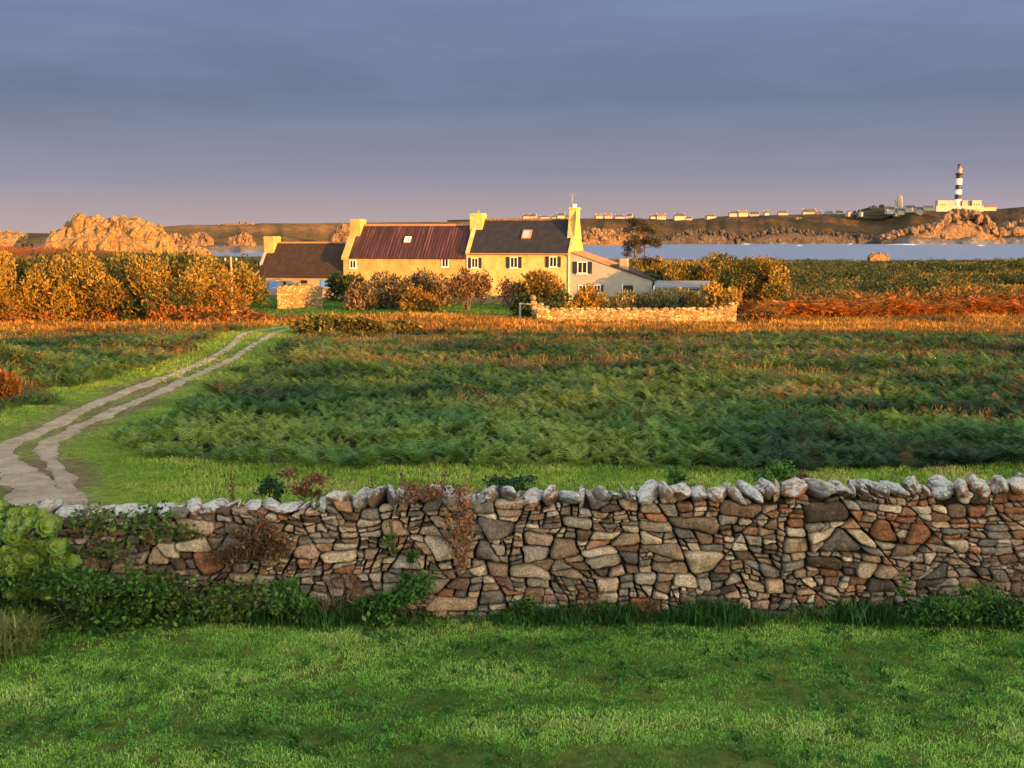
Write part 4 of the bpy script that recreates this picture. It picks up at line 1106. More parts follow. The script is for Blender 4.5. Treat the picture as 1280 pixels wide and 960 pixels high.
# pine by the house
p = at(797, 345, 139); p[2] = float(Zm(p[0], p[1])); s = 139/F
e = empty('pine_tree', p, 0, 'tall dark pine with twin trunks rising behind the lean-to', 'tree')
hT = at(797, 266, 139)[2]-p[2]
mb = MB(); rg = np.random.default_rng(5)
mb.tube([(0, 0, -.4), (-.2, 0, hT*.3), (-.35, .1, hT*.55), (-.1, 0, hT*.85)], [.26, .22, .17, .07], 8)
mb.tube([(.15, 0, hT*.02), (.75, .1, hT*.32), (.9, .2, hT*.5), (.6, 0, hT*.75)], [.2, .16, .12, .05], 8)
B = []
for i in range(26):
    t = rg.uniform(.42, .98); a = rg.random()*2*pi; rr_ = (2.7*math.sin(min(1, (1.08-t)*1.9)*pi/2))*rg.uniform(.3, 1)
    if t < .6: rr_ *= 1.0
    x, y = cos(a)*rr_-.1, sin(a)*rr_*.8; z = hT*t
    B.append((x, y, z, rg.uniform(.45, .85), rg.uniform(.45, .8), rg.uniform(.28, .45)))
    mb.tube([(-.1, 0, z-.7), (x*.5, y*.5, z-.35), (x, y, z)], [.07, .05, .02], 5)
B += [(1.9, 0, hT*.42, 1.0, .6, .35), (2.5, 0, hT*.40, .5, .5, .25), (1.3, 0, hT*.36, .6, .5, .25)]
mb.build('trunk', BARK, e)
V, Q, C, idx = leaves(rg, B, 6500, .13, .35, .6, .2)
mesh('crown', V, Q, FOL, e, colvar(rg, 6500, [(.018, .03, .012), (.035, .045, .015), (.05, .05, .018), (.10, .05, .02)]))
# ------------------------------------------------------------------ rock outcrops
def rockmat(name, lo, mid, hi, sc=.5):
    m, nt, out = newmat(name); v = coords(nt)
    n0 = noise(nt, v, sc, 8, .75, .4); n1 = noise(nt, v, sc*5, 6, .7)
    c = ramp(nt, n0, [(.3, lo), (.5, mid), (.7, hi)])
    c = mix(nt, c, ramp(nt, n1, [(.32, (.55, .55, .55)), (.6, (1.15, 1.15, 1.15))]), .8, 'MULTIPLY')
    vo = N(nt, 'ShaderNodeTexVoronoi', feature='DISTANCE_TO_EDGE'); vo.inputs['Scale'].default_value = sc*1.6
    nt.links.new(coords(nt, 'Object', (1.3, 1, .55)), vo.inputs['Vector'])
    c = mix(nt, c, (.04, .028, .018), ramp(nt, vo.outputs['Distance'], [(.0, (.8, .8, .8)), (.06, (0, 0, 0))]))
    bsdf(nt, out, c, .92, math_(nt, 'ADD', n0, n1), 1.0, .8/sc*.3, .1); return m
M_RK = rockmat('granite', (.17, .10, .045), (.30, .19, .085), (.42, .29, .15), .5)
M_RKF = rockmat('far_granite', (.12, .075, .05), (.24, .15, .09), (.34, .23, .14), .12)
M_RK_SHADE = rockmat('shaded_cliff_rock', (.04, .035, .034), (.09, .075, .065), (.17, .14, .12), .1)  # rock colour darkened to paint in the shade on the grey far cliffs
def outcrop(name, label, Y, poly, yb, seed, dens, mat, r0=(1.2, 3.0), depth=.35, group=None, parent=None, tilt=.35, asp=(1, 1, 1.3), lean=0.0):
    """boulders heaped under an outline. poly: [(px, py top)...]; yb foot in px"""
    rg = np.random.default_rng(seed); poly = np.array(poly, float)
    x0, x1 = poly[0, 0], poly[-1, 0]; cx = (x0+x1)/2
    base = at(cx, yb, Y); e = empty(name, base, 0, label, 'rock', group)
    s = Y/F; wd = (x1-x0)*s; mb = MB()
    n = int(dens)
    for i in range(n):
        px = rg.uniform(x0, x1); top = np.interp(px, poly[:, 0], poly[:, 1]); H_ = max(.2, (yb-top)*s)
        t = 1.0 if rg.random() < .35 else rg.random()**.5
        r = min(rg.uniform(*r0), H_*.75+.15)
        yy = (rg.random()-.5)*2*depth*wd*math.sqrt(max(.02, 1-t*t*.8))*.5
        z = max(-.3, H_*t-r*asp[2]*.86)
        v, f = rock(rg, (r*asp[0]*rg.uniform(.7, 1.2), r*asp[1]*rg.uniform(.7, 1.2), r*asp[2]*rg.uniform(.7, 1.2)), 3, 12, .16, tilt, 45)
        cl_, sl_ = cos(lean), sin(lean); v = v@np.array([[cl_, 0, -sl_], [0, 1, 0], [sl_, 0, cl_]])
        mb.add(v+np.array([(px-cx)*s, yy, z]), None, f)
    # solid heart
    xs = np.linspace(x0, x1, 40); V = []
    for px in xs:
        H_ = max(.1, (yb-np.interp(px, poly[:, 0], poly[:, 1]))*s)*.72*max(.05, sin(pi*(px-x0)/(x1-x0)))**.35; w_ = depth*wd*.5
        for a in np.linspace(0, pi, 9): V.append(((px-cx)*s, -cos(a)*w_, H_*sin(a)**.6 if .01 < a < 3.13 else (-14 if Y < 1600 else -1.2)))
    mb.add(V, grid_faces(40, 9))
    mb.build('boulders', mat, e); return e
outcrop('rock_outcrop', 'huge craggy granite outcrop glowing orange above the left hedge', 232,
        [(62, 303), (72, 290), (84, 283), (92, 275), (110, 273), (130, 272), (150, 274), (160, 277), (172, 274), (184, 278), (192, 285), (203, 298), (213, 309)], 315, 1, 330, M_RK, (.8, 2.5), .45, tilt=.3, asp=(.8, 1.0, 1.6), lean=.35)
outcrop('rock_outcrop', 'low golden granite ridge at the left edge beyond the rusty slope', 240, [(-60, 296), (-20, 289), (10, 289), (26, 292), (34, 300)], 306, 2, 60, M_RK, (.8, 2.0), .4)
outcrop('rock_outcrop', 'small pale rocks on the near shore right of the big outcrop', 262, [(212, 312), (222, 309), (240, 306), (252, 308), (262, 313)], 317, 3, 34, M_RK, (.5, 1.3), .4)
outcrop('shore_rock', 'lone flat golden rock on the brow against the water', 262, [(1086, 318), (1092, 315), (1104, 315), (1110, 318)], 322, 4, 9, M_RK, (.3, .55), .5)

# ------------------------------------------------------------------ far land
m, nt, out = newmat('far_land')
v = coords(nt); n0 = noise(nt, v, .02, 8, .7); n1 = noise(nt, v, .1, 6, .7)
c = mix(nt, attr(nt), ramp(nt, n1, [(.3, (.6, .6, .6)), (.7, (1.35, 1.35, 1.3))]), .9, 'MULTIPLY')
bsdf(nt, out, c, .95, n1, 1.0, 5, .05); M_FAR = m
def far_sheet(name, px0, px1, Y0, Y1, tops, shore, nx, ny, seed, cliffh, cliffw, grass, rockc):
    """land rising from a shore line: tops/shore are outlines read from the photograph"""
    pxs = np.linspace(px0, px1, nx); tops = np.array(tops, float)
    q = np.linspace(0, 1, ny)**1.5; V = np.zeros((nx, ny, 3)); C = np.zeros((nx, ny, 3))
    for i, px in enumerate(pxs):
        ys = Y0+(np.interp(px, [s_[0] for s_ in shore], [s_[1] for s_ in shore]))+22*(fbm(np.array(px/18.), np.array(0.), seed)-.5)*2
        yt = np.interp(px, tops[:, 0], tops[:, 1])
        Yr = ys+(Y1-Y0)*.55; zt = at(px, yt, Yr)[2]
        for j, t in enumerate(q):
            Y = ys+(Y1-Y0)*t; X = (px-640)/F*Y
            cl = cliffh*sst(0, cliffw, Y-ys)
            n_ = fbm(X/45, Y/45, seed+3, 5)-.5
            rgh = (fbm(X/11, Y/11, seed+5, 4)-.5)*cliffh*1.1*np.exp(-((Y-ys-cliffw*.5)/cliffw)**2)
            up = (zt-SEA-cliffh)*sst(cliffw*.6, (Y1-Y0)*.55, Y-ys)
            z = SEA-2+cl+2*sst(0, 8, Y-ys)+up+rgh+n_*5*sst(0, .3, t)*(1-sst(.3, .55, t))
            if t > .55: z = min(z, zt)-(t-.55)*10
            V[i, j] = (X, Y, z)
            k = np.clip((z-SEA-cliffh*(.75+(fbm(X/20, Y/20, 12, 3)-.5)*1.1))/3, 0, 1)
            g_ = np.array(grass[0])*(1-np.clip(n_*2.2+.5, 0, 1))+np.array(grass[1])*np.clip(n_*2.2+.5, 0, 1)
            C[i, j] = np.array(rockc)*(1-k)+g_*k
    o = mesh(name, V.reshape(-1, 3), grid_faces(nx, ny)[:, ::-1], M_FAR, None, C.reshape(-1, 3), smooth=True)
    tag(o, kind='structure'); return o, V
fr, FV = far_sheet('headland', 560, 1760, 1440, 1900, [(560, 275), (640, 273), (760, 273), (860, 274), (905, 270), (1000, 268), (1060, 267), (1090, 264), (1130, 264), (1170, 263), (1230, 262), (1280, 258), (1400, 256), (1760, 262)],
                   [(560, -120), (760, -60), (840, 40), (1000, 10), (1100, 40), (1130, -40), (1280, 0), (1760, 0)], 420, 44, 61, 9, 46,
                   [(.028, .030, .016), (.11, .062, .026)], (.17, .15, .14))
fl, FV2 = far_sheet('headland', -260, 600, 800, 1200, [(-260, 293), (30, 291), (80, 292), (120, 293), (200, 284), (240, 281), (300, 281), (330, 279), (400, 279), (470, 278), (600, 277)],
                    [(-260, -20), (200, -20), (330, 0), (430, 30), (600, 140)], 300, 40, 71, 4, 34,
                    [(.06, .05, .02), (.22, .12, .045)], (.18, .15, .13))
# rocks of the far shores; the grey cliffs carry painted shade
outcrop('sea_cliff', 'great orange cliff below the striped lighthouse', 1470, [(1100, 296), (1112, 290), (1140, 284), (1170, 278), (1183, 266), (1193, 262), (1215, 263), (1232, 272), (1240, 282), (1246, 297)], 305, 11, 420, M_RKF, (2, 6), .25, tilt=.5)
outcrop('sea_cliff', 'orange rock shelf on the shore at the right edge', 1500, [(1246, 287), (1262, 276), (1290, 274), (1330, 276), (1360, 285)], 293, 12, 90, M_RKF, (3, 7), .25)
outcrop('sea_cliff', 'grey pink cliffs across the bay above the farmhouse pine', 1440, [(822, 300), (840, 292), (858, 288), (872, 286), (888, 289), (905, 287), (922, 293)], 304, 13, 130, M_RK_SHADE, (1.5, 4.2), .12)
outcrop('sea_cliff', 'long grey cliffs across the bay in the middle of the far shore', 1475, [(922, 295), (945, 289), (975, 283), (1000, 286), (1020, 289), (1050, 290), (1090, 295), (1104, 300)], 304, 14, 200, M_RK_SHADE, (1.5, 4.2), .1)
outcrop('sea_cliff', 'orange cliffs just right of the tall chimney', 1330, [(728, 292), (740, 284), (760, 287), (790, 288), (806, 296)], 305, 15, 90, M_RKF, (2.5, 6), .15)
outcrop('shore_rock', 'jagged pink rocks between the big outcrop and the water', 830, [(206, 300), (214, 295), (226, 292), (238, 297), (246, 291), (260, 290), (266, 302)], 313, 16, 70, M_RKF, (1.6, 4.2), .2, tilt=.5, asp=(.8, .8, 1.6))
outcrop('shore_rock', 'pointed pink rock stack left of the cottage chimney', 835, [(280, 306), (286, 297), (296, 296), (304, 289), (312, 291), (318, 303)], 314, 17, 46, M_RKF, (1.4, 3.6), .25, tilt=.5, asp=(.8, .8, 1.6))
outcrop('shore_rock', 'pale rocks seen just left of the farmhouse chimney', 860, [(414, 300), (420, 288), (428, 281), (436, 284), (440, 300)], 304, 18, 34, M_RKF, (1.6, 4), .3)
outcrop('shore_rock', 'small tan crags on the skyline left of the cottage chimney', 1000, [(258, 282), (272, 280), (296, 278), (312, 278), (322, 281)], 284, 19, 34, M_RKF, (1.2, 2.6), .2)
outcrop('shore_rock', 'tan boulder alone on the far plateau', 1640, [(990, 275), (996, 271), (1002, 272), (1005, 276)], 278, 20, 10, M_RKF, (2, 4), .5)
# surf
rg = np.random.default_rng(9); mb = MB()
for (px, py, w_) in [(1118, 305.5, 40), (1090, 304.5, 20), (1145, 306, 22), (960, 303.5, 14), (880, 303, 10), (890, 303.3, 6), (1180, 305, 14), (1275, 304.5, 20), (1060, 305, 8), (820, 305, 8), (1000, 307, 6), (935, 305, 10), (1230, 307, 12)]:
    for k in range(5):
        dx, dy, dz = ray(px+rg.uniform(-.5, .5)*w_, py+rg.uniform(-.6, .6)); t = -(CZ-SEA-.25)/dz; X, Y = dx*t, dy*t
        L = w_*rg.uniform(.15, .45)*Y/F; n = 14; a = np.arange(n)*2*pi/n
        V = np.stack([X+np.cos(a)*L*rg.uniform(.7, 1.2, n), Y+np.sin(a)*(4+L*.5)*rg.uniform(.6, 1.2, n), SEA+.25+0*a], 1)
        V = np.vstack([V, [[X, Y, SEA+.7]]]); mb.add(V, None, [(i, (i+1) % n, n) for i in range(n)])
o = mb.build('sea_foam', simple('foam', (.75, .76, .78), .8, .1)); tag(o, 'white surf breaking along the far shore', 'surf', None, 'stuff')

# ------------------------------------------------------------------ far buildings
M_FW = simple('far_white_wall', (.36, .32, .26), .8, .05); M_FT = simple('far_stone_wall', (.40, .33, .24), .9, .1)
M_FS = simple('far_slate', (.06, .06, .07), .7, .1); M_FR = simple('far_tile', (.20, .09, .07), .8, .1); M_FG = simple('far_grey_wall', (.30, .28, .27), .9, .1)
def far_house(label, px, py, wpx, hpx, Y, mat, roof, yaw=.3, name='house', wins=3, chim=2, group='houses on the far skyline', cat='house'):
    s = Y/F; w_ = wpx*s; hgt = hpx*s*.8; b = at(px, py, Y)
    e = empty(name, b, yaw, label, cat, group); d = 7; eave = hgt*.52
    MB().poly_x([(-d/2, -4), (d/2, -4), (d/2, eave), (0, hgt), (-d/2, eave)], -w_/2, w_/2).build('wall', mat, e)
    mb = MB(); k = (hgt-eave)/(d/2)
    for s_ in (1, -1):
        pts = [(-d/2-.4, eave-.4*k), (0, hgt), (0, hgt+.5), (-d/2-.4, eave-.4*k+.5)]
        if s_ == -1: pts = [(-p_[0], p_[1]) for p_ in pts][::-1]
        mb.poly_x(pts, -w_/2+.3, w_/2-.3)
    r_ = mb.build('roof', roof, e)
    for i in range(chim):
        x = (-w_/2+.6) if i == 0 else (w_/2-.6)
        MB().box(x-.6, x+.6, -.6, .6, hgt-.8, hgt+1.3).build('chimney', mat, r_)
    for i in range(wins):
        x = -w_/2+w_*(i+.5)/wins
        MB().box(x-.55, x+.55, -d/2-.08, -d/2+.02, eave*.35, eave*.75).build('window', M_GLASS, e)
    return e
HS = [(658, 272.5, 9, 5, M_FG, M_FS, 'grey stone house, leftmost on the skyline above the slate roof'), (666.5, 272.5, 8, 5.5, M_FT, M_FS, 'tan house second from left on the skyline above the slate roof'),
      (680, 273, 12, 3.5, M_FG, M_FS, 'low dark house on the skyline above the slate skylight'), (692, 273, 5, 4, M_FW, M_FS, 'tiny white house on the skyline left of the antenna'),
      (701, 272.5, 10, 7, M_FW, M_FS, 'white house with slate roof left of the tall chimney'), (710, 273.5, 9, 5, M_FW, M_FS, 'white house partly behind the tall chimney'),
      (748, 272.5, 9, 5, M_FT, M_FR, 'reddish house first to the right of the tall chimney'), (760, 272.5, 9, 6, M_FT, M_FR, 'pinkish gabled house second right of the tall chimney'),
      (774, 273, 12, 5, M_FG, M_FS, 'grey house just left of the pine top'), (787, 272.5, 7, 6, M_FW, M_FS, 'white house seen behind the pine top'),
      (816, 273, 8, 5, M_FW, M_FS, 'white house just right of the pine top'), (826, 273, 11, 6.5, M_FW, M_FR, 'white house with red roof right of the pine'),
      (849, 273, 14, 7, M_FW, M_FS, 'white two chimney house standing apart on the skyline'), (861, 274, 8, 3, M_FW, M_FS, 'low white annex right of the two chimney house'),
      (888, 272, 13, 4, M_FG, M_FS, 'dark low house in the skyline gap'), (917, 268.5, 12, 4.5, M_FG, M_FS, 'grey farm building at the rise of the plateau'), (928, 268.5, 12, 6, M_FT, M_FR, 'tan farm building with chimney on the plateau'),
      (943, 269, 12, 4.5, M_FG, M_FS, 'grey farm barn beside the tan building'), (957, 268, 6, 5, M_FT, M_FS, 'narrow stone house on the plateau'), (978, 268, 12, 5, M_FG, M_FS, 'dark roofed house left of the large tan house'),
      (1011, 269, 18, 9, M_FT, M_FS, 'large tan house with dark roof in the middle of the plateau'), (1023, 268.5, 6, 5, M_FT, M_FR, 'small annex at the right of the large tan house'),
      (1036, 268, 9, 4, M_FG, M_FS, 'low house right of the large tan house'), (1049, 267, 8, 4, M_FG, M_FS, 'last low house before the lighthouse mound')]
for i, (px, py, w_, h_, mt_, rf, lb) in enumerate(HS):
    far_house(lb, px, py, w_, h_, 1690 if px > 640 else 1200, mt_, rf, yaw=[.25, -.2, .4, .1][i % 4], wins=2 if w_ < 10 else 3)
for i, (px, py, w_, h_, mt_, lb) in enumerate([(1112, 264, 10, 6, M_FG, 'dark slate roofed house left of the radar tower'), (1125, 265, 9, 5, M_FW, 'small white house under the radar tower'), (1137, 262, 13, 6, M_FW, 'long pale blue grey house right of the radar tower'),
                                            (1148, 264, 9, 6, M_FW, 'white gabled house nearest the lighthouse'), (1120, 267, 5, 5, M_FW, 'little white cabin in front of the radar tower'), (1148.5, 268, 4, 4, M_FW, 'tiny white hut below the gabled house')]):
    far_house(lb, px, py, w_, h_, 1600, mt_, M_FS, yaw=.2, wins=2, chim=1, group='cluster of houses beside the lighthouse')
for i, px in enumerate((1060, 1076)):
    far_house('pale hut alone left of the radar tower' if i else 'tiny pale hut at the left foot of the mound', px, 267, 2.5, 4, 1600, M_FW, M_FS, wins=1, chim=0, group='cluster of houses beside the lighthouse', name='hut', cat='hut')
# ruin on the left headland
b = at(281, 287.5, 1080); s = 1080/F; e = empty('ruined_building', b, .1, 'roofless square orange ruin on the left skyline', 'ruin')
w_ = 21*s; mb = MB(); mb.box(-w_/2, w_/2, -3, -2.2, -3, 6.5*s*.95); mb.box(-w_/2, w_/2, 2.2, 3, -3, 6.5*s); mb.box(-w_/2, -w_/2+.8, -2.196, 2.196, -3, 6.2*s); mb.box(w_/2-.8, w_/2, -2.196, 2.196, -3, 6.4*s)
mb.build('wall', rockmat('ruin_stone', (.3, .2, .12), (.42, .3, .2), (.5, .4, .28), .4), e)
for x in (-3, 1, 4.5): MB().box(x-.6, x+.6, -3.06, -2.9, 1, 3).build('window', M_GLASS, e)

# radar tower on its mound
b = at(1124, 263, 1620); s = 1620/F
e = empty('radar_tower', b, 0, 'squat tan oval tower on the mound left of the lighthouse', 'tower')
hT = 21*s*.85
MB().lathe([(3.2, -6), (3.2, hT*.12), (3.8, hT*.3), (4.2, hT*.5), (4.2, hT*.72), (3.4, hT*.78), (3.4, hT*.93), (2.0, hT), (.3, hT+.3)], 18).build('tower_shaft', M_FT, e)
MB().box(-6.2, -3.9, -1.5, 1.5, hT*.5, hT*.72).poly_y([(-5, hT*.3), (-4, hT*.3), (-4, hT*.496), (-5.8, hT*.496)], -1, 1).build('platform', M_FG, e)
MB().tube([(0, 0, hT), (0, 0, hT+4)], [.3, .15], 6).build('mast', M_FG, e)
# mound
outcrop('rocky_mound', 'dark rocky mound under the squat tan tower', 1640, [(1062, 266), (1080, 261), (1094, 256), (1106, 256), (1118, 260), (1134, 263), (1150, 265)], 268, 31, 60, simple('mound_scrub', (.06, .045, .026), .95, .3, .2), (2, 5), .2)

# ---- lighthouse
YL = 1560; s = YL/F; b = at(1197, 259, YL); e = empty('lighthouse', b, 0, 'tall lighthouse with black and white bands on the headland', 'lighthouse')
M_LW = simple('lighthouse_white', (.78, .76, .70), .7, .04); M_LB = simple('lighthouse_black', (.03, .025, .025), .6, .1); M_LG = simple('lantern_stone', (.30, .26, .22), .7, .1)
zp = lambda py: at(1197, py, YL)[2]-b[2]
rad = lambda py: np.interp(py, [223, 260], [3.9, 4.7])
bands = [(262, 249, M_LW), (249, 243, M_LB), (243, 237, M_LW), (237, 231, M_LB), (231, 223, M_LW), (223, 219, M_LB)]
for i, (a, c_, mt_) in enumerate(bands):
    f = .04 if mt_ is M_LB else 0
    MB().lathe([(rad(a)+f, zp(a)), (rad(c_)+f, zp(c_)+.002)], 28).build('band', mt_, e)
MB().lathe([(4.0, zp(219)), (5.3, zp(217.6)), (5.3, zp(216.6)), (4.2, zp(216.4))], 28).build('gallery', M_LB, e)
rl = MB()
for i in range(18): a = i*2*pi/18; rl.tube([(5.15*cos(a), 5.15*sin(a), zp(216.6)), (5.15*cos(a), 5.15*sin(a), zp(215.4))], .08, 4)
rl.tube([(5.15*cos(a), 5.15*sin(a), zp(215.4)) for a in np.linspace(0, 2*pi, 25)], .08, 4); rl.build('railing', M_LG, e)
MB().lathe([(3.4, zp(216.5)), (3.4, zp(211.5)), (3.9, zp(211)), (3.9, zp(210.5)), (2.9, zp(210.4))], 24).build('watch_room', M_LG, e)
ln = MB().lathe([(2.7, zp(210.5)), (2.7, zp(206.8))], 20).build('lantern', M_GLASS, e)
fr_ = MB()
for i in range(12): a = i*2*pi/12; fr_.tube([(2.75*cos(a), 2.75*sin(a), zp(210.5)), (2.75*cos(a), 2.75*sin(a), zp(206.8))], .12, 4)
fr_.build('frame', M_LG, ln)
MB().lathe([(3.1, zp(206.8)), (2.4, zp(205.8)), (1.2, zp(205.2)), (.3, zp(204.9)), (.12, zp(202))], 20).build('dome', M_LB, e)
for py in (246, 240, 234, 228, 254):
    z = zp(py); r_ = rad(py)+.02; MB().box(-.6, .6, -r_-.15, -r_+.3, z-.7, z+.7).build('window', M_GLASS if py != 234 else M_LG, e)
# keeper's buildings: a building of its own around the foot of the tower
b2 = at(1197, 259, YL-6); e = empty('keepers_building', b2, 0, 'low building with cream end pavilions and grey wings round the lighthouse foot', 'building')
X = lambda px: (px-1197)*s; Z = lambda py: at(1197, py, YL)[2]-b2[2]
for a, c_ in ((1171, 1182.5), (1213, 1224.5)):
    o = MB().box(X(a), X(c_), -5, 6, -5, Z(251.5)).box(X(a)-.4, X(c_)+.4, -5.4, 6.4, Z(251.5)+.002, Z(251)+.3).build('pavilion', M_FW, e)
    for q in (.25, .5, .75): x = X(a)+(X(c_)-X(a))*q; MB().box(x-.6, x+.6, -5.08, -4.9, 2.2, 4.8).build('window', M_GLASS, o)
for a, c_ in ((1182.5, 1193), (1202, 1213)):
    o = MB().box(X(a)+.42, X(c_)-.42, -1, 5, -5, Z(252)).box(X(a)+.44, X(c_)-.44, -1.4, 5.3, Z(252)+.002, Z(250.8)).build('wing', M_FG, e)
MB().box(X(1168), X(1226), -9, -8.2, -6, Z(257.6)).build('terrace_wall', M_FW, e)
far_house('long low reddish roofed house right of the lighthouse', 1236, 260, 16, 3, 1600, M_FT, M_FR, yaw=0, wins=3, chim=0, group='cluster of houses beside the lighthouse')
far_house('low pale barn at the left foot of the lighthouse', 1160, 260, 12, 3, 1600, M_FT, M_FR, yaw=0, wins=3, chim=0, group='cluster of houses beside the lighthouse')

# ------------------------------------------------------------------ plants on and around the foreground wall
def wallplant(name, label, cat, px, py, w, h, n, pal, seed, leaf=.03, asp=.55, y=None, depth=.12, k=8, up=.2, group=None, stems=6, mat=FOL, drop=False):
    rg = np.random.default_rng(seed); y = y or WY
    p = at(px, py, y); e = empty(name, p, 0, label, cat, group)
    B = []
    for i in range(k):
        a, c_ = rg.uniform(-.5, .5), rg.uniform(0, 1)
        B.append((a*w*(1-.3*c_), rg.uniform(-1, .4)*depth, (-c_ if drop else c_)*h, w*rg.uniform(.12, .24), depth*.8, h*rg.uniform(.10, .2)))
    V, Q, C, idx = leaves(rg, B, n, leaf, asp, up, .1)
    mesh('foliage', V, Q, mat, e, colvar(rg, n, pal, soft=.35))
    mb = MB()
    for i in range(stems):
        b_ = B[i % len(B)]; mb.tube([(rg.normal()*w*.1, 0, 0), (b_[0]*.5+rg.normal()*.03, b_[1]*.6, b_[2]*.6), b_[:3]], [.006, .005, .003], 4)
    mb.build('stem', BARK, e); return e
DG = [(.012, .04, .010), (.03, .10, .018), (.06, .16, .028), (.12, .24, .04)]
MG = [(.04, .08, .012), (.07, .12, .02), (.12, .16, .03), (.2, .2, .04)]
DR = [(.30, .12, .07), (.42, .22, .13), (.22, .07, .04), (.34, .25, .12)]
DK = [(.10, .055, .03), (.18, .10, .055), (.07, .04, .02), (.24, .15, .08)]
# aeonium: rosettes on stems
SP = at(25, 730, 11.72); rg = np.random.default_rng(41)
e = empty('succulent_bush', SP, 0, 'mound of yellow green succulent rosettes hanging over the left end of the wall', 'succulent')
stm = MB()
def rosette(c, nrm, r, rg):
    nrm = unit(nrm); a_ = unit(np.cross(nrm, [0.1, .2, 1])); b_ = np.cross(nrm, a_); mb = MB()
    for ring, (rr_, el_, nl) in enumerate(((1, .25, 10), (.78, .6, 9), (.52, 1.0, 7), (.3, 1.3, 5))):
        for i in range(nl):
            t = i*2*pi/nl+ring*.7+rg.uniform(-.15, .15); d = a_*cos(t)+b_*sin(t); sd = -a_*sin(t)+b_*cos(t)
            L_ = r*rr_*rg.uniform(.85, 1.1); tip = d*cos(el_)*L_+nrm*sin(el_)*L_*.75
            w_ = sd*L_*.30; V = []
            for q, ww, lift in ((.12, .28, 0), (.45, .8, .03), (.78, 1, .05), (.96, .62, .09)):
                m_ = tip*q+nrm*lift*L_
                V += [c+m_-w_*ww, c+m_-nrm*.05*L_, c+m_+w_*ww]
            V += [c+tip*1.05+nrm*.1*L_]
            Q = [(j*3+k, j*3+k+1, j*3+k+4, j*3+k+3) for j in range(3) for k in range(2)]
            g = np.array([(.08, .15, .018), (.15, .23, .028), (.23, .31, .045), (.30, .38, .06)][ring])
            g = g*rg.uniform(.7, 1.2)
            mb.add(V, Q, [(9, 10, 12), (10, 11, 12)], g)
    return mb
m, nt, out = newmat('succulent_leaf'); p_ = bsdf(nt, out, attr(nt), .42, spec=.4); p_.inputs['Subsurface Weight'].default_value = .15; p_.inputs['Subsurface Radius'].default_value = (.02, .03, .005); p_.inputs['Subsurface Scale'].default_value = .3; M_SUC = m
spots = []
for it in range(4000):
    px = rg.uniform(-60, 92); lim = np.interp(px, [-60, 20, 55, 75, 92], [632, 634, 644, 662, 700])
    bot = np.interp(px, [-60, 30, 60, 92], [740, 745, 738, 722]); py = rg.uniform(lim, bot)
    if all((px-q[0])**2+(py-q[1])**2 > (11)**2 for q in spots): spots.append((px, py))
for px, py in spots:
    c = at(px, py, 11.66+(0.22 if py < 650 else 0)+rg.uniform(-.10, .08)-.15*sin(min(1, max(0, (py-632)/110))*pi))-SP
    rosette(c, np.array([rg.normal()*.45+.1, -1+rg.normal()*.2, .75+rg.normal()*.3]), rg.uniform(.065, .125), rg).build('rosette', M_SUC, e)
    stm.tube([c+np.array([0, .02, -.02]), c*.85+np.array([0, .16, -.09]), c*.6+np.array([0, .25, -.16])], [.012, .014, .016], 5)
stm.build('stem', BARK, e)
V, Q, C, idx = leaves(rg, [(at(x_, y_, 11.9)-SP).tolist()+[.28, .12, .2] for x_, y_ in ((-40, 690), (0, 670), (40, 680), (-10, 720), (50, 715), (20, 700), (-50, 730), (70, 700))], 1500, .035, .6, .1, .3)
mesh('foliage', V, Q, FOL, e, colvar(rg, 1500, [(.03, .06, .012), (.06, .10, .02)]))
wallplant('bramble', 'dark leafy bramble mass under the succulent rosettes', 'bramble', 45, 800, 2.2, .80, 4600, DG+MG[:1], 50, .032, .6, 11.6, .3, 22)
wallplant('bramble', 'bright leaved bramble at the wall foot right of the succulents', 'bramble', 165, 796, 1.1, .70, 1500, DG[1:]+MG[:1], 51, .034, .6, 11.75, .2, 14)
wallplant('ivy', 'leafy climber over the wall below the dead orange twig', 'climber', 225, 795, 1.2, .70, 1100, DG+MG, 52, .032, .6, 11.85, .14, 14)
wallplant('ivy', 'trailing green climber at the left of the wall under the white coping', 'climber', 170, 700, 1.4, .6, 800, DG+MG, 53, .03, .6, 11.92, .07, 16)
wallplant('bramble', 'tangled weeds with yellowish leaves along the wall foot left of centre', 'weeds', 310, 795, 1.6, .60, 1300, DG+MG, 54, .032, .5, 11.8, .18, 18)
wallplant('dry_creeper', 'brown dead creeper hanging over the coping left of centre', 'dead creeper', 320, 640, .75, .55, 1500, DK+DR[:1]+MG[:1], 55, .028, .35, 11.9, .12, 14, drop=True, mat=DRYM)
wallplant('dry_creeper', 'brown matted roots below the dead creeper', 'dead creeper', 285, 668, .55, .45, 900, DK, 56, .035, .15, 11.9, .08, 9, drop=True, mat=DRYM, up=-.8)
wallplant('nettle', 'dense green nettle patch at the wall foot right of the creeper', 'nettle', 372, 790, .6, .62, 1200, DG[1:], 57, .034, .4, 11.8, .16, 10, up=.6)
wallplant('dry_weed', 'pale brown dry stalks on the wall beside the green climber', 'dry weed', 430, 775, .6, .5, 800, DK+DR[1:2], 58, .04, .12, 11.84, .1, 8, mat=DRYM, up=.8)
wallplant('ivy', 'tall dark green climber growing up the middle of the wall', 'climber', 508, 790, .95, .62, 2400, DG, 59, .034, .55, 11.8, .18, 14)
wallplant('ivy', 'thin top of the climber reaching up between the stones', 'climber', 512, 745, .22, .45, 360, DG+MG[:1], 60, .03, .5, 11.88, .07, 8)
wallplant('ivy', 'green wisp hanging below the coping near the centre', 'climber', 487, 652, .14, .30, 150, DG+MG, 61, .024, .5, 11.9, .05, 6, drop=True)
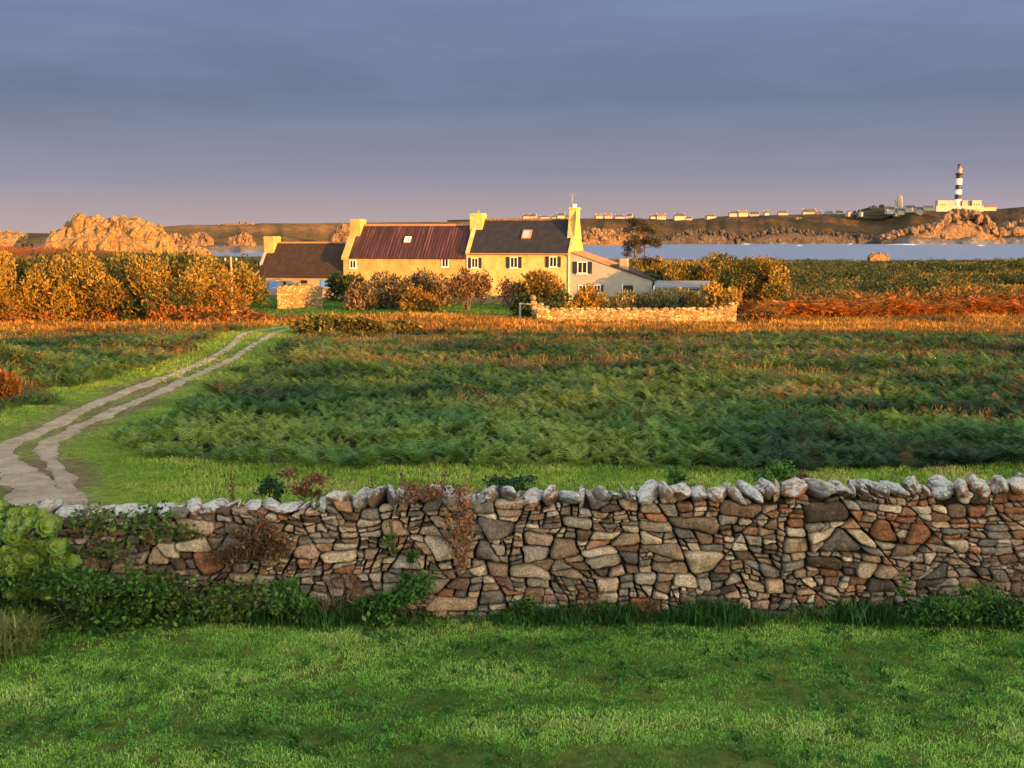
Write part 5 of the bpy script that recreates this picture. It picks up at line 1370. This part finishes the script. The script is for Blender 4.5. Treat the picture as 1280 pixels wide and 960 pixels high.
wallplant('dry_creeper', 'pink orange dead climber trailing down the centre of the wall', 'dead creeper', 572, 605, .28, .95, 620, DR, 62, .026, .5, 11.86, .06, 22, drop=True, mat=DRYM)
wallplant('dry_creeper', 'tuft of rusty dry leaves on top of the wall at the centre', 'dead creeper', 545, 622, .85, .16, 700, DR+DK, 63, .028, .4, 12.1, .2, 12, mat=DRYM, up=.6)
wallplant('dry_creeper', 'yellowing dead twig hanging beside the pale square stone', 'dead creeper', 582, 640, .14, .6, 240, DR[1:]+MG[3:], 64, .022, .5, 11.88, .05, 10, drop=True, mat=DRYM)
wallplant('dry_weed', 'small orange dry leaf spray at the left of the wall', 'dry weed', 165, 735, .26, .13, 160, DR, 65, .026, .5, 11.8, .06, 6, mat=DRYM)
wallplant('dry_weed', 'dry brown tuft low on the wall right of centre', 'dry weed', 736, 760, .22, .24, 200, DK+MG[:1], 66, .04, .12, 11.84, .06, 5, mat=DRYM, up=.8)
wallplant('dry_weed', 'second dry brown tuft low on the wall, farther right', 'dry weed', 812, 764, .26, .26, 220, DK+MG[:1], 67, .04, .12, 11.84, .06, 5, mat=DRYM, up=.8)
wallplant('weed', 'small green weed at the wall foot under the pale square stone', 'weed', 660, 783, .42, .3, 520, DG+MG[:1], 68, .03, .4, 11.82, .1, 7)
wallplant('weed', 'green weed at the wall foot between the two dry tufts', 'weed', 745, 788, .3, .3, 360, DG, 69, .028, .3, 11.82, .1, 6, up=.7)
wallplant('weed', 'little green weed clinging to the wall right of the big pale stone', 'weed', 1130, 748, .12, .28, 120, DG[1:], 70, .026, .5, 11.88, .05, 5)
wallplant('weed', 'bank of dark green leaves at the right foot of the wall', 'weed', 1215, 780, 1.3, .42, 2600, DG, 71, .034, .35, 11.72, .28, 18, up=.6)
wallplant('dry_weed', 'brown seeded bush cut by the right edge of the picture', 'dry weed', 1283, 770, .35, .8, 700, DK+MG[:1], 72, .022, .5, 11.6, .14, 8, mat=DRYM)
for i, (px, py, w_, h_, pal, lb) in enumerate([(340, 622, .30, .26, DG[:2], 'small dark bush behind the wall left of centre'), (383, 622, .5, .34, DR[2:3]+DK, 'reddish brown weed behind the wall beside the dark bush'),
                                             (632, 618, .55, .24, DG[:2]+[(.02, .06, .03)], 'dark ivy tuft behind the coping right of the dead climber'), (848, 612, .5, .22, DG, 'dark green tuft behind the coping right of centre'),
                                             (962, 602, .55, .2, DG, 'green leaves spilling over the coping left of the rusty stones'), (998, 606, .3, .1, DK, 'brown moss tuft on the coping of the right half')]):
    wallplant('weed', lb, 'weed', px, py, w_, h_, 620, pal, 80+i, .03, .45, 12.75, .2, 7, up=.5)
for i, (px, lb) in enumerate([(503, 'thin dark dock stalk behind the wall, right one'), (465, 'thin dark dock stalk behind the wall, left one'), (290, 'thin dark dock stalk behind the wall near the track'), (555, 'tall rusty dock stalk rising over the coping')]):
    p = at(px, 622, 13.2); p[2] = float(Zm(p[0], p[1])); e = empty('dock_plant', p, 0, lb, 'weed', 'dock stalks behind the wall'); h_ = at(px, 588 if i < 3 else 572, 13.2)[2]-p[2]
    MB().tube([(0, 0, 0), (.02, 0, h_*.5), (0, 0, h_)], [.008, .006, .004], 5).build('stem', BARK, e)
    rg = np.random.default_rng(90+i); V, Q, C, idx = leaves(rg, [(0, 0, h_*q, .028, .028, .06) for q in np.linspace(.55, .97, 12)], 160, .014, .6); mesh('seed_head', V, Q, DRYM, e, colvar(rg, 160, DK+DR[2:3]))
# pale tussock at the left edge of the lawn
p = at(5, 822, 10.9); p[2] = float(Zm(p[0], p[1])); e = empty('grass_tussock', p, 0, 'pale arching grass tussock at the left edge of the lawn', 'grass tussock')
V, Q = tuft_proto(np.random.default_rng(3), 900, .42, .006, 1.4, .14); mesh('blades', V, Q, GRS, e, colvar(np.random.default_rng(3), 900, [(.14, .16, .04), (.24, .24, .09), (.08, .12, .02)]))
# ferns creeping over
# ------------------------------------------------------------------ light
SUN_AZ = 48.0; SUN_EL = 4.6      # degrees right of straight behind the camera
w = bpy.data.worlds.new('World'); scene.world = w; w.use_nodes = True
nt = w.node_tree; nt.nodes.clear()
out = nt.nodes.new('ShaderNodeOutputWorld'); bg = nt.nodes.new('ShaderNodeBackground')
STR = .12; EXPO = 1.6
bg.inputs[1].default_value = STR
sky = N(nt, 'ShaderNodeTexSky', sky_type='NISHITA', sun_disc=False)
sky.sun_elevation = radians(SUN_EL)
sky.sun_rotation = radians(180-SUN_AZ)
sky.air_density = 1.0; sky.dust_density = 1.5; sky.ozone_density = 1.0
tc = N(nt, 'ShaderNodeTexCoord'); sx = N(nt, 'ShaderNodeSeparateXYZ'); nt.links.new(tc.outputs['Generated'], sx.inputs[0])
K = 1/(STR*2**EXPO)
def K_(c): l = lin(c); return tuple(v*K for v in l)
mp = N(nt, 'ShaderNodeMapping'); mp.inputs['Scale'].default_value = (1.2, 1.2, 9); nt.links.new(tc.outputs['Generated'], mp.inputs[0])
cn = noise(nt, mp.outputs[0], 1.9, 9, .62, .5)
el = math_(nt, 'ADD', sx.outputs[2], math_(nt, 'MULTIPLY', math_(nt, 'SUBTRACT', cn, .5), .05))
hz = ramp(nt, el, [(0.0, K_((184, 163, 162))), (.022, K_((168, 154, 160))), (.05, K_((142, 140, 158))), (.085, K_((124, 131, 153))), (.115, K_((109, 121, 147))), (.15, K_((110, 124, 156))), (.20, K_((116, 133, 170))), (.45, K_((150, 165, 205)))])
cl = ramp(nt, cn, [(.32, (.98, .99, .99)), (.5, (1.09, 1.09, 1.08)), (.68, (1.25, 1.23, 1.20))])
hz = mix(nt, hz, cl, 1.0, 'MULTIPLY')
# the cloud bank stands before the camera; behind it and overhead the sky is clear and bright
side = math_(nt, 'ADD', math_(nt, 'MULTIPLY', sx.outputs[1], .9), math_(nt, 'MULTIPLY', sx.outputs[2], -1.3))
msk = N(nt, 'ShaderNodeMapRange', interpolation_type='SMOOTHSTEP'); nt.links.new(side, msk.inputs[0])
msk.inputs[1].default_value = -.35; msk.inputs[2].default_value = .45
clear = mix(nt, sky.outputs[0], (3.3, 3.3, 3.3), 1.0, 'MULTIPLY')
clear = mix(nt, clear, (4.1, 3.85, 3.65), .5, 'MIX')
c = mix(nt, clear, hz, msk.outputs[0])
nt.links.new(c, bg.inputs[0]); nt.links.new(bg.outputs[0], out.inputs[0])
sl = bpy.data.lights.new('sun', 'SUN'); so = bpy.data.objects.new('sun', sl); COL.objects.link(so)
sl.energy = 5.0; sl.angle = radians(.5); sl.color = (1.0, .43, .07)
a = radians(SUN_AZ); e = radians(SUN_EL)
from mathutils import Vector
dsun = Vector((sin(a)*cos(e), -cos(a)*cos(e), sin(e)))
so.rotation_euler = dsun.to_track_quat('Z', 'Y').to_euler()
scene.view_settings.view_transform = 'Standard'; scene.view_settings.look = 'None'
scene.view_settings.exposure = EXPO; scene.view_settings.gamma = 1.0; scene.view_settings.use_curve_mapping = False
scene.cycles.max_bounces = 4; scene.cycles.diffuse_bounces = 2; scene.cycles.transmission_bounces = 3
